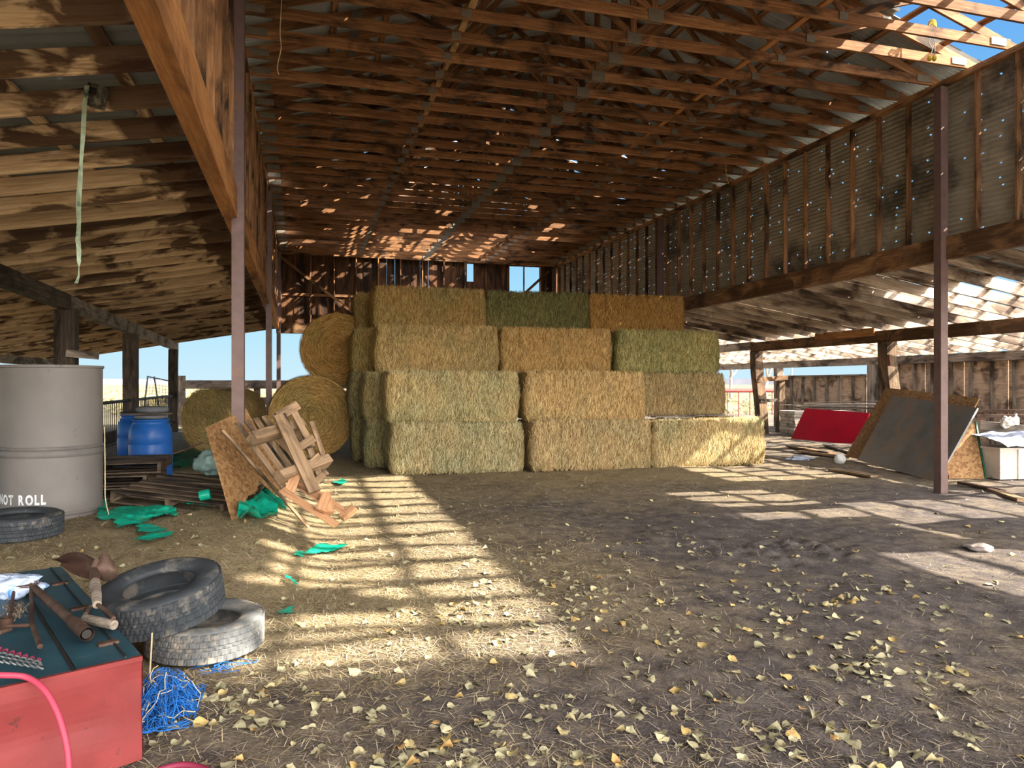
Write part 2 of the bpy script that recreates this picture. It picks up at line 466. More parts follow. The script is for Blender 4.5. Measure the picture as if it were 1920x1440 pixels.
BM = {}
def board_mesh(L, w, h, wob=0.0):
    key = (round(L, 2), round(w, 3), round(h, 3), wob)
    if key not in BM or wob:
        b = MB()
        if wob:
            n = 8
            def fn(i, y, z):
                x = -L / 2 + L * i / n
                return (x, y + noise.noise(V((x * .8, key[0], 3))) * wob, z + noise.noise(V((x * .8, key[0], 9))) * wob)
            vs = [fn(i, y, z) for i in range(n + 1) for (y, z) in ((-w / 2, -h / 2), (w / 2, -h / 2), (w / 2, h / 2), (-w / 2, h / 2))]
            fs = [(i * 4 + k, i * 4 + (k + 1) % 4, i * 4 + 4 + (k + 1) % 4, i * 4 + 4 + k) for i in range(n) for k in range(4)] + [(3, 2, 1, 0), (n * 4, n * 4 + 1, n * 4 + 2, n * 4 + 3)]
            b.add(vs, fs)
        else:
            e = min(.004, w * .1, h * .1)
            prof = [(-w / 2 + e, -h / 2), (w / 2 - e, -h / 2), (w / 2, -h / 2 + e), (w / 2, h / 2 - e), (w / 2 - e, h / 2), (-w / 2 + e, h / 2), (-w / 2, h / 2 - e), (-w / 2, -h / 2 + e)]
            vs = [(x, y, z) for x in (-L / 2, L / 2) for (y, z) in prof]
            b.add(vs, [(k, (k + 1) % 8, 8 + (k + 1) % 8, 8 + k) for k in range(8)] + [tuple(range(7, -1, -1)), tuple(range(8, 16))])
        BM[key] = b.mesh('board')
    return BM[key]

MATMESH = {}
def board(name, p0, p1, w, h, mat, parent=None, up=(0, 0, 1), wob=0.0):
    L = (V(p1) - V(p0)).length
    key = (round(L, 2), round(w, 3), round(h, 3), mat)
    if wob or key not in MATMESH:
        me = board_mesh(L, w, h, wob).copy()
        me.materials.append(M[mat])
        MATMESH[key] = me
    return link(name, MATMESH[key], None, parent, frame(p0, p1, up))

ONES = 'first second third fourth fifth sixth seventh eighth ninth tenth eleventh twelfth thirteenth fourteenth fifteenth sixteenth seventeenth eighteenth nineteenth'.split()
def ordinal(n):
    if n < 20: return ONES[n - 1]
    t = {20: ('twentieth', 'twenty'), 30: ('thirtieth', 'thirty'), 40: ('fortieth', 'forty'), 50: ('fiftieth', 'fifty')}[n // 10 * 10]
    return t[0] if n % 10 == 0 else t[1] + '-' + ONES[n % 10 - 1]

# ------------------------------------------------------------------ barn numbers
XR = 9.12                      # inner face line of the wall of corrugated sheets
def XL(y): return -.68 - .0125 * y
Y0, Y1 = -2.6, 26.2
ZB, ZP = 3.45, 6.16            # header underside, truss seat
SL = .29                       # main roof pitch
XC = 4.15
def zroof(x): return ZP + .17 + (5.0 - abs(x - XC)) * SL

# ------------------------------------------------------------------ ground
def ground():
    xs = []
    x = -14.0
    while x < 24:
        xs.append(x)
        x += .05 if -2 < x < 5 else .11 if -6 < x < 13 else .35
    ys = []
    y = -5.0
    while y < 36:
        ys.append(y)
        y += .05 if 2.2 < y < 7 else .09 if 7 <= y < 14 else .4
    vs = []
    for yy in ys:
        for xx in xs:
            z = gz(xx, yy)
            p = V((xx, yy, 0))
            z += .030 * noise.noise(p * 1.1) + .016 * noise.noise(p * 3.1 + V((9, 0, 0)))
            z += .010 * noise.noise(p * 9)
            d = math.hypot((xx - 4.6) / 1.3, (yy - 6.0) / .8)      # hoof-churned patch
            if d < 1:
                z += (1 - d) * (.06 * noise.noise(p * 7 + V((0, 5, 0))) + .05 * noise.noise(p * 14))
            vs.append((xx, yy, z - .012))
    n = len(xs)
    fs = [(j * n + i, j * n + i + 1, (j + 1) * n + i + 1, (j + 1) * n + i) for j in range(len(ys) - 1) for i in range(n - 1)]
    o = MB().add(vs, fs).build('floor', 'ground', smooth=True)
    tag(o, 'trampled dirt floor of the barn strewn with straw and leaves', 'floor', kind='structure')
    b = MB()
    def far(u, v):
        r = 24 + (v ** 3) * 2600
        a = u * 2 * PI
        return (4 + r * math.cos(a), 12 + r * math.sin(a), -.06 + (noise.noise(V((math.cos(a) * 2, math.sin(a) * 2, v * 4))) * 1.2 * max(0, v - .25)))
    b.grid(72, 24, far)
    b.add([(-20, -12, -.08), (28, -12, -.08), (28, 36, -.08), (-20, 36, -.08)], [(0, 1, 2, 3)])
    tag(b.build('desert_ground', 'desert'), 'pale desert plain stretching to the horizon outside the barn', 'ground', kind='structure')
    b = MB()
    def ridge(u, v):
        a = math.radians(20 + 140 * u)
        r = 2500
        h = 14 + 16 * max(0, noise.noise(V((u * 5, 2, 0))) + .35) + 6 * noise.noise(V((u * 17, 4, 0)))
        return (r * math.cos(a), r * math.sin(a), -2 + v * h)
    b.grid(120, 3, ridge)
    b.grid(120, 1, lambda u, v: (lambda p, q: (p[0] * (1 + .1 * v), p[1] * (1 + .1 * v), p[2] * (1 - v)))(ridge(u, 1), 0))
    tag(b.build('far_ridge', 'ridge'), 'low hazy ridge along the horizon beyond the plain', 'hills', kind='structure')
ground()

# ------------------------------------------------------------------ corrugated sheets
def corr(name, org, du, dv, nrm, W, L, mat, parent, period=.08, amp=.02, keep=None, nseg=1, per=6):
    """sheet of width W along du (waves) and length L along dv"""
    org, du, dv, nrm = V(org), V(du).normalized(), V(dv).normalized(), V(nrm).normalized()
    n = max(2, int(W / period * per))
    b = MB()
    b.grid(n, nseg, lambda u, v: org + du * (W * u) + dv * (L * v) + nrm * (amp * math.sin(2 * PI * W * u / period)), keep)
    return b.build(name, mat, parent)

# main roof ----------------------------------------------------------
roof = empty('ceiling', (0, 0, 0), 0, 'rusty corrugated gable roof above the hay with sheets missing at the eave', 'roof', kind='structure')
def main_roof():
    k = math.sqrt(1 + SL * SL)
    pw = .86
    y = Y0 - .3
    i = 0
    while y < Y1 + .3:
        w = min(pw, Y1 + .35 - y) + .02
        ym = y + w / 2
        # slope over the barrels side
        def keep_l(u, v, ym=ym, y=y, w=w):
            X = XL(ym) - .45 + v * (XC - XL(ym) + .45)
            yy = y + u * w
            if X > 2.2 and 20.2 < yy < 25.9 and noise.noise(V((X * 1.6, yy * 1.3, 5))) > -.02: return False
            if 16 < yy < 25 and noise.noise(V((X * 2.3, yy * 2.1, 8))) > .46: return False
            return True
        sx = XL(ym) - .45
        L1 = (XC - sx) * k
        corr('metal_sheet', (sx, y, zroof(XC) - (XC - sx) * SL + .04 + (i % 2) * .004), (0, 1, 0), (1, 0, SL), (-SL, 0, 1), w, L1, 'roof_sheet', roof, keep=keep_l, nseg=36)
        # slope over the wall of sheets: eave strip gone for the near bays
        def keep_r(u, v, ym=ym, y=y, w=w):
            X = XC + v * (XR + .55 - XC)
            yy = y + u * w
            if yy < 8.15 + .2 * noise.noise(V((X * 2, 3, 0))) and X > 7.75 + .25 * noise.noise(V((0, yy * 1.5, 1))) + (.8 if .45 < yy < 1.1 else .4 if 2.2 < yy < 2.9 else 0) and not (-1.9 < yy < -.6):
                return False
            if 7.0 > X and 20.5 < yy < 26.3 and noise.noise(V((X * 1.5, yy * 1.2, 15))) > -.12: return False
            if X < 8.4 and 15 < yy < 25.5 and noise.noise(V((X * 2.3, yy * 2.1, 28))) > .45: return False
            return True
        L2 = (XR + .55 - XC) * k
        corr('metal_sheet', (XC, y, zroof(XC) + .04 + (i % 2) * .004), (0, 1, 0), (1, 0, -SL), (SL, 0, 1), w, L2, 'roof_sheet', roof, keep=keep_r, nseg=36)
        y += pw
        i += 1
    for side in (-1, 1):
        for q in range(8):
            d = .12 + q * .74
            x = XC + side * d
            z = zroof(x) - .0
            if side < 0:
                board('purlin', (XL(Y0) + (XC - .85 - d + .85 - XL(Y0)) if False else x, Y0 - .3, z), (x, Y1 + .3, z), .089, .038, 'truss', roof, up=(side * SL, 0, 1))
            else:
                board('purlin', (x, Y0 - .3, z), (x, Y1 + .3, z), .089, .038, 'truss', roof, up=(side * SL, 0, 1))
    board('ridge_cap', (XC, Y0 - .3, zroof(XC) + .07), (XC, 21.2, zroof(XC) + .07), .3, .02, 'gusset', roof)
main_roof()

# ------------------------------------------------------------------ trusses
def make_truss():
    root = empty('roof_truss', (0, 0, ZP))
    xl, xr, T = -.92, 9.2, .038
    c = XC
    def zt(x): return ZP + .09 + (5.0 - abs(x - c)) * SL - .02     # centre of top chord
    def mem(name, a, b, h, dy=0):
        return board(name, (a[0], dy, a[1]), (b[0], dy, b[1]), T, h, 'truss', root, up=(0, 0, 1) if abs(a[0] - b[0]) > .01 else (1, 0, 0))
    mem('bottom_chord', (xl, ZP + .07), (c, ZP + .07), .14)
    mem('bottom_chord', (c, ZP + .07), (xr, ZP + .07), .14)
    mem('top_chord', (xl - .35, zt(xl - .35) ), (c, zt(c)), .13)
    mem('top_chord', (c, zt(c)), (xr + .35, zt(xr + .35)), .13)
    zb = ZP + .12
    mem('king_post', (c, zb), (c, zt(c)), .085)
    pts = []
    for s in (-1, 1):
        p, q, b4 = c + s * 1.35, c + s * 3.55, c + s * 2.3
        mem('web', (c + s * .03, zb), (p, zt(p)), .085, .012)
        mem('web', (p + s * .05, zt(p)), (b4, zb), .085, -.012)
        mem('web', (b4 + s * .05, zb), (q, zt(q)), .085, .012)
        pts += [(p, zt(p), .17, .11), (b4, ZP + .07, .13, .10), (q, zt(q), .14, .1)]
    pts += [(c, ZP + .06, .21, .15), (c, zt(c) - .02, .2, .16), (xl + .22, ZP + .08, .26, .10), (xr - .22, ZP + .08, .26, .10)]
    for (x, z, w, h) in pts:
        for dy in (-1, 1):
            MB().box((x, dy * (T / 2 + .013 if abs(x - c) > .5 and z > ZP + .2 or 1 else 0), z), (w, .004, h)).build('gusset_plate', 'gusset', root)
    return root

TY = []
y = 25.9
while y > -2.4:
    TY.append(y)
    y -= .612
tr0 = make_truss()
for i, y in enumerate(TY):
    xl = XL(y) - .08
    s = (9.2 - xl) / (9.2 + .92)
    m = Matrix.Translation((9.2 - 9.2 * s, y, ZP)) @ Matrix.Diagonal((s, 1, 1, 1))
    lab = 'brown timber roof truss with grey gusset plates, %s from the far gable wall' % ordinal(i + 1)
    if i == 0:
        tr0.matrix_basis = m
        tag(tr0, lab, 'roof truss', 'roof trusses over the hay bay')
    else:
        dup(tr0, m, label=lab, cat='roof truss', group='roof trusses over the hay bay')
for x, z, lab, y0, mt in ((1.95, ZP + .16, 'pale brace board lying across the truss chords on the barrel side', 9.0, 'brace'), (6.15, ZP + .16, 'orange brace board lying across the truss chords near the corrugated wall', 4.5, 'beam_orange')):
    tag(board('brace_board', (x, y0 - 4, z), (x, 25.9, z), .089, .038, mt), lab, 'board', 'long brace boards on the trusses')

# ------------------------------------------------------------------ walls of the hay bay
wr = empty('wall_right', (XR, 0, 0), 0, 'wall of studs and tan corrugated sheets high above the open side', 'wall', kind='structure')
sy = 25.75
while sy > -2.5:
    board('stud', (XR + .06, sy, ZB + .3), (XR + .06, sy, ZP - .08), .038, .089, 'stud', wr, up=(1, 0, 0))
    sy -= .612
board('top_plate', (XR + .045, Y0, ZP - .055), (XR + .045, Y1, ZP - .055), .1, .085, 'plate_top', wr)
z = ZB + .12
for q in range(3):
    h = .93
    yy = Y0
    while yy < Y1:
        w = 3.0
        corr('metal_sheet', (XR + .125 + q * .006, yy, z - .02), (0, 0, 1), (0, 1, 0), (1, 0, 0), min(h, ZP - z), min(w, Y1 - yy), 'wall_sheet', wr, period=.075, amp=.011, per=8)
        yy += w
    z += .9
PY = [-.4, 8.5, 17.35, 26.0]
for a, b in zip(PY[:-1], PY[1:]):
    o = board('header_beam', (XR + .03, a + .07, ZB + .17), (XR + .03, b - .07, ZB + .17), .14, .34, 'beam_right')
    tag(o, 'deep weathered header beam under the corrugated wall, ' + ('near the bare post' if a < 0 else 'between the bare post and the hay' if a < 10 else 'behind the hay stack'), 'beam', 'headers under the corrugated wall', 'structure')
board('header_beam', (XR + .03, Y0, ZB + .17), (XR + .03, PY[0] - .07, ZB + .17), .14, .34, 'beam_right', wr)
pl = {0: 'brown square steel post outside the frame at the near end', 1: 'brown square steel post in front of the grey leaning panel, carrying the corrugated wall', 2: 'dark steel post rising behind the hay stack against the corrugated wall', 3: 'dark steel post in the far corner of the corrugated wall'}
for i, y in enumerate(PY):
    if i == 0: continue
    b = MB().box((0, 0, (ZP - .1) / 2), (.13, .13, ZP - .1))
    o = b.build('steel_post', 'steel', mw=Matrix.Translation((XR - .07, y, -.05)))
    tag(o, pl[i], 'post', 'steel posts under the corrugated wall')

wl = empty('wall_left', (0, 0, 0), 0, 'narrow wall of brown studs above the orange header beam', 'wall', kind='structure')
sy = 25.6
while sy > 2.5:
    board('stud', (XL(sy) - .09, sy, ZB + .3), (XL(sy) - .09, sy, ZP - .08), .038, .14, 'stud', wl, up=(1, 0, 0))
    sy -= .612
board('top_plate', (XL(Y0) - .09, Y0, ZP - .05), (XL(Y1) - .09, Y1, ZP - .05), .14, .09, 'plate_top', wl)
z = ZB + .2
for q in range(3):
    yy = Y0
    while yy < Y1:
        d = min(3.0, Y1 - yy)
        a, bb = V((XL(yy) - .19, yy, z)), V((XL(yy + d) - .19, yy + d, z))
        corr('metal_sheet', a, (0, 0, 1), bb - a, (1, 0, 0), min(.93, ZP - z), (bb - a).length, 'wall_sheet', wl, period=.075, per=6)
        yy += d
    z += .9
PL = [-.4, 8.55, 17.4, 25.4]
for i, (a, b) in enumerate(zip(PL[:-1], PL[1:])):
    o = board('header_beam', (XL(a) - .06, a + .07, ZB + .17), (XL(b) - .06, b - .07, ZB + .17), .15, .34, 'beam_orange')
    tag(o, ['big orange header beam overhead, running to the brown post behind the leaning pallet', 'orange header beam beyond the brown post with the leaning pallet', 'orange header beam above the round bales at the far corner'][i], 'beam', 'headers over the barrel side', 'structure')
board('header_beam', (XL(Y0) - .06, Y0, ZB + .17), (XL(PL[0]) - .06, PL[0] - .07, ZB + .17), .15, .34, 'beam_orange', wl)
ll = {1: 'brown steel post standing behind the leaning broken pallet', 2: 'thin dark steel post beside the lower round bale', 3: 'dark steel post at the far corner past the round bales'}
for i, y in enumerate(PL):
    if i == 0: continue
    b = MB().box((0, 0, (ZP - .1) / 2), (.13, .13, ZP - .1))
    tag(b.build('steel_post', 'steel', mw=Matrix.Translation((XL(y) + (.02 if i == 1 else .0), y, -.02))), ll[i], 'post', 'steel posts on the barrel side')

# far gable wall
wb = empty('wall_back', (0, Y1, 0), 0, 'dark gable wall of upright brown boards behind the hay, open below', 'wall', kind='structure')
x = XL(Y1) - .1
k = 0
while x < XR + .1:
    w = U(.26, .33)
    xm = x + w / 2
    segs = [(ZB + .1, zroof(xm))]
    if 7.3 < xm < 8.6: segs = [(ZB + .1, 4.2), (6.1, zroof(xm))]
    elif 5.7 < xm < 5.95: segs = [(ZB + .1, 5.45), (6.12, zroof(xm))]
    if 14 < k < 18: segs = [(a, min(b, ZP + .5)) for a, b in segs]
    for a, b in segs:
        board('plank', (xm, Y1 + .07 + (k % 2) * .024, a), (xm, Y1 + .07 + (k % 2) * .024, b), w + (-.03 if k in (13, 17) else .012), .022, 'end_board', wb, up=(0, 1, 0))
    x += w
    k += 1
for xs in (-.95, .05, .85, 1.62, 2.4, 3.2, 4.0, 4.8, 5.6, 6.4, 7.25, 7.9, 8.58, 9.1):
    board('stud', (xs, Y1, ZB + .3), (xs, Y1, ZP - .02), .04, .09, 'stud', wb, up=(0, 1, 0))
board('top_plate', (XL(Y1) - .1, Y1, ZP + .03), (XR, Y1, ZP + .03), .09, .09, 'plate_top', wb)
board('bottom_beam', (XL(Y1) - .1, Y1, ZB + .1), (XR, Y1, ZB + .1), .12, .36, 'beam_right', wb)
board('diagonal_brace', (XL(Y1), Y1 - .06, ZP - .1), (1.9, Y1 - .06, ZB + .4), .02, .1, 'stud', wb)
board('diagonal_brace', (8.9, Y1 - .06, ZP - .2), (7.3, Y1 - .06, 4.5), .02, .1, 'stud', wb)
board('girt', (XL(Y1), Y1 + .04, 4.75), (7.2, Y1 + .04, 4.75), .03, .09, 'stud', wb)

# ------------------------------------------------------------------ lean-to over the barrels
SLL = .175
def zl(x): return 3.60 - SLL * (-.8 - x)       # rafter underside
cl = empty('ceiling_barrel_lean_to', (0, 0, 0), 0, 'dark metal lean-to roof over the barrels', 'roof', kind='structure')
y = Y0
while y < Y1 + .3:
    w = min(.92, Y1 + .4 - y)
    xs, xe = XL(y + .4) - .25, -8.3
    corr('metal_sheet', (xs, y, zl(xs) + .22), (0, 1, 0), (-1, 0, -SLL), (-SLL, 0, 1), w + .03, (xs - xe) * math.sqrt(1 + SLL ** 2), 'lean_sheet', cl, period=.115, amp=.012, per=6)
    y += .92
for q in range(11):
    x = -1.25 - q * .69
    y = Y0
    while y < Y1:
        d = 4.3 + .4 * math.sin(q * 3 + y)
        e = min(y + d, Y1 + .3)
        board('purlin', (x + .03 * math.sin(y * 5), y, zl(x) + .18), (x + .03 * math.sin(y * 5), e - .01, zl(x) + .18), .09, .038, 'rafter', cl, up=(-SLL, 0, 1))
        y = e if e < Y1 else Y1 + 1
ry = 3.72
i = 0
while ry < Y1 + .2:
    xs, xe = XL(ry) - .15, -8.2
    o = board('rafter', (xs, ry, zl(xs) + .08), (xe, ry, zl(xe) + .08), .038, .16, 'rafter')
    lab = 'stained rafter of the barrel lean-to, %s %s' % (('carrying the camouflaged camera box', '')[0:2] if i == 3 else ((ordinal(i - 3), 'beyond the camera box one') if i > 3 else (ordinal(3 - i), 'nearer than the camera box one')))
    tag(o, lab.strip(), 'rafter', 'rafters of the barrel lean-to')
    ry += .612
    i += 1

def XM(y): return -3.35 - .037 * y
mb = [(2.2, 13.3), (13.3, 18.6), (18.6, 26.3)]
for (a, b), lab in zip(mb, ('long dark carrying beam overhead above the pale drum', 'dark carrying beam between the second and first timber posts past the pale drum', 'short weathered carrying beam at the open far end of the lean-to')):
    za, zc = zl(XM(a)) - .13, zl(XM(b)) - .13
    tag(board('support_beam', (XM(a), a, za), (XM(b), b - .02, zc), .15, .25, 'old_post' if a < 13 else 'grey_wood'), lab, 'beam', 'carrying beams of the barrel lean-to', 'structure')
for y, w, lab in ((13.3, .3, 'thick dark timber post rising behind the pale drum'), (18.6, .3, 'dark timber post behind the blue barrels'), (25.6, .27, 'slim dark timber post at the far end of the rail fence')):
    zt = zl(XM(y)) - .25
    o = board('timber_post', (XM(y), y, -.05), (XM(y), y, zt), w, w * .8, 'old_post', up=(0, 1, 0), wob=.02)
    tag(o, lab, 'post', 'timber posts of the barrel lean-to')
board_o = board('nailed_block', (XM(13.3) + .05, 13.12, 2.1), (XM(13.3) + .52, 13.12, 2.06), .05, .12, 'grey_wood')
tag(board_o, 'short pale board nailed across the thick dark timber post', 'board')
tag(board('support_beam', (-7.9, 3, zl(-7.9) - .12), (-7.75, 26.2, zl(-7.75) - .12), .14, .22, 'grey_wood'), 'grey eave beam along the low outer edge of the barrel lean-to', 'beam', 'carrying beams of the barrel lean-to', 'structure')

# ------------------------------------------------------------------ lean-to over the junk
SLR = .155
def zr(x): return 3.45 - SLR * (x - 9.2)
cr = empty('ceiling_junk_lean_to', (0, 0, 0), 0, 'half-stripped lean-to roof over the junk pile', 'roof', kind='structure')
y = -2.4
while y < 19.2:
    ym = y + .23
    for (xa, xb) in ((9.3, 11.0), (10.9, 13.1)):
        t = noise.noise(V((xa * .7, y * .55, 3)))
        if xa < 10:
            there = ym > 7.0 or 3.1 < ym < 4.6 or 5.2 < ym < 5.6
        else:
            there = ym > 11.2 or 5.6 < ym < 8.0 or 3.1 < ym < 4.3
        if there:
            corr('metal_sheet', (xa, y, zr(xa) + .24), (0, 1, 0), (1, 0, -SLR), (SLR, 0, 1), .46 - (.12 if 7 < y < 10.5 and t > -.1 else 0), (xb - xa) * math.sqrt(1 + SLR ** 2) * (.85 if t > .2 and y < 11 else 1), 'roof_sheet', cr)
    y += .45
for q in range(11):
    x = 9.5 + q * .69
    board('purlin', (x, -2.4, zr(x) + .21), (x, 26.6 if q > 0 else 20, zr(x) + .21), .1, .04, 'rafter_right', cr, up=(SLR, 0, 1))
ry = 25.9
i = 0
while ry > 5.6:
    xe = 16.5
    o = board('rafter', (XR + .12, ry, zr(XR + .12) + .095), (xe, ry, zr(xe) + .095), .04, .19, 'rafter_right')
    tag(o, 'bleached roof rafter of the junk-side lean-to, %s from its far end' % ordinal(i + 1), 'rafter', 'rafters of the junk lean-to')
    ry -= .64
    i += 1
PA = [(13.0, 18.8, .27), (13.0, 13.7, .29)]
tag(board('support_beam', (13.0, 4.0, zr(13) - .14), (13.0, 18.95, zr(13) - .14), .16, .27, 'beam_right'), 'stained carrying beam on the two old timber posts over the junk', 'beam', kind='structure')
tag(board('support_beam', (13.0, 18.97, zr(13) - .1), (13.0, 26, zr(13) - .1), .14, .24, 'grey_wood'), 'greyer carrying beam continuing past the farther old timber post', 'beam', kind='structure')
tag(board('splice_board', (12.88, 13.95, zr(13) - .02), (12.88, 16.0, zr(13) - .02), .035, .19, 'beam_orange'), 'orange splice board nailed to the carrying beam by the nearer old post', 'board')
for (x, y, w), lab in zip(PA, ('old split timber post beyond the hay, with a rail nailed to it', 'old leaning timber post behind the grey panel, with a red rag')):
    tag(board('timber_post', (x + .25, y, -.05), (x, y, zr(13) - .27), w, w, 'mid_post', up=(0, 1, 0), wob=.05), lab, 'post', 'old timber posts of the junk lean-to')
tag(MB().grid(4, 5, lambda u, v: V((12.93, 13.54 + u * .16, 2.0 + v * .26 + u * .12)) + V((.02 * math.sin(u * 9 + v * 5), 0, 0))).build('red_rag', 'fence_red'), 'red rag hanging on the leaning timber post', 'rag')
tag(board('support_beam', (16.0, 4, zr(16) - .12), (16.0, 26.5, zr(16) - .12), .15, .22, 'grey_wood'), 'weathered outer carrying beam along the low edge of the junk lean-to', 'beam', kind='structure')

# outer boarded wall behind the junk
wo = empty('wall_outer', (16, 0, 0), 0, 'outer wall of grey studs and stained plywood behind the junk', 'wall', kind='structure')
zt = zr(16) - .23
for (ya, yb, zz) in ((6.0, 17.5, zt), (17.6, 21.6, 1.85)):
    y = ya
    while y < yb - .1:
        e = min(y + 1.2, yb)
        MB().box((0, 0, 0), (e - y - .01, zz, .015)).build('plywood_sheet', 'ply', wo, frame((16.09, y, zz / 2), (16.09, e, zz / 2), (1, 0, 0)))
        y += 1.2
    y = ya + .05
    while y < yb:
        board('stud', (16.03, y, 0), (16.03, y, zz), .045, .09, 'grey_wood', wo, up=(1, 0, 0))
        y += .58
    board('top_plate', (16.03, ya, zz + .02), (16.03, yb, zz + .02), .12, .05, 'grey_wood', wo)
for y, lab in ((9.9, 'wide grey outer post with a wooden rail beside it'), (17.3, 'grey outer post where the low boarded wall meets the high one'), (21.7, 'pale sunlit outer post at the end of the low boarded wall')):
    tag(board('timber_post', (15.93, y, -.05), (15.93, y, zt), .26, .2, 'grey_wood', up=(0, 1, 0)), lab, 'post', 'outer posts of the junk lean-to')
tag(board('short_post', (14.3, 19.4, 0), (14.3, 19.4, 1.78), .2, .2, 'mid_post', up=(0, 1, 0), wob=.02), 'short brown post standing before the low boarded wall', 'post')
tag(board('rail_board', (12.85, 18.6, 1.72), (14.5, 19.3, 1.8), .05, .14, 'beam_right'), 'brown rail board joining the split timber post and the short post', 'board')
tag(board('rail_board', (13.0, 18.6, 1.1), (13.9, 18.9, 1.1), .05, .1, 'old_post'), 'short dark board stub nailed low on the split timber post', 'board')

# ------------------------------------------------------------------ hay
def strand(b, p, d, nrm, L, w, lift, bend):
    d = d.normalized()
    s = d.cross(nrm)
    s = s.normalized() * (w / 2) if s.length > 1e-5 else d.orthogonal() * (w / 2)
    p0 = p - d * (L / 2) + nrm * .0
    p1 = p + nrm * (lift * .6) + s * bend
    p2 = p + d * (L / 2) + nrm * lift + s * (bend * 2)
    b.add([p0 - s, p0 + s, p1 - s, p1 + s, p2 - s * .4, p2 + s * .4], [(0, 1, 3, 2), (2, 3, 5, 4)])

def bale_mesh(seed, n=9000):
    r = random.Random(seed)
    lx, ly, lz = 2.42, 1.2, .915
    b = MB()
    idx = {}
    creases = [(r.uniform(-.9, .9), r.uniform(.012, .03)) for _ in range(3)]
    def surf(p):
        q = V(p)
        # rounded box
        rad = .13
        c = V((max(-lx / 2 + rad, min(lx / 2 - rad, q.x)), max(-ly / 2 + rad, min(ly / 2 - rad, q.y)), max(-lz / 2 + rad * .75, min(lz / 2 - rad * .75, q.z))))
        d = q - c
        nrm = d.normalized() if d.length > 1e-6 else V((0, 0, 1))
        out = c + nrm * min(d.length, rad * (1 if abs(nrm.z) < .7 else .75))
        k = .05 * noise.noise(q * 1.9 + V((seed, 0, 0))) + .026 * noise.noise(q * 6 + V((0, seed, 0))) + .016 * noise.noise(q * 17)
        for cx, dep in creases:
            k -= dep * math.exp(-((q.x - cx - .08 * noise.noise(V((q.z * 3, seed, cx)))) / .02) ** 2)
        k += .03 * (1 - (2 * q.z / lz) ** 2) - .02
        if abs(q.z) > lz / 2 - .03: k = k * .4 - .01
        return out + nrm * k, nrm
    st = .055
    def face(ax, sgn):
        o = [i for i in range(3) if i != ax]
        dims = (lx, ly, lz)
        nu, nv = int(dims[o[0]] / st), int(dims[o[1]] / st)
        def vid(i, j):
            p = [0, 0, 0]
            p[ax] = sgn * dims[ax] / 2
            p[o[0]] = -dims[o[0]] / 2 + dims[o[0]] * i / nu
            p[o[1]] = -dims[o[1]] / 2 + dims[o[1]] * j / nv
            key = tuple(round(a, 4) for a in p)
            if key not in idx:
                idx[key] = len(b.v)
                b.v.append(tuple(surf(p)[0]))
            return idx[key]
        for i in range(nu):
            for j in range(nv):
                f = (vid(i, j), vid(i + 1, j), vid(i + 1, j + 1), vid(i, j + 1))
                flip = (sgn > 0) == (ax == 1)
                b.f.append(f[::-1] if flip else f)
    for ax in range(3):
        for s in (-1, 1):
            face(ax, s)
    for _ in range(n):
        t = r.random()
        if t < .62:
            p = V((r.uniform(-lx / 2, lx / 2), -ly / 2, r.uniform(-lz / 2, lz / 2)))
            d = V((r.gauss(0, .35), 0, 1))
        elif t < .74:
            p = V((r.choice((-1, 1)) * lx / 2, r.uniform(-ly / 2, ly / 2), r.uniform(-lz / 2, lz / 2)))
            d = V((0, r.gauss(0, .5), 1))
        else:
            p = V((r.uniform(-lx / 2, lx / 2), r.uniform(-ly / 2, ly / 2 if t > .9 else -ly / 4), lz / 2 if t > .78 else -lz / 2))
            d = V((r.gauss(0, .6), 1, 0))
        q, nrm = surf(p)
        d = d + V((r.gauss(0, .12), r.gauss(0, .12), r.gauss(0, .12)))
        d = d - nrm * d.dot(nrm)
        strand(b, q + nrm * .002, d, nrm, r.uniform(.06, .17), r.uniform(.005, .0105), r.uniform(.006, .038), r.uniform(-.8, .8))
    me = b.mesh('hay_bale')
    me.materials.append(M['hay'])
    return me
BALES = [bale_mesh(s) for s in (3, 8, 15, 22)]
BL = .92
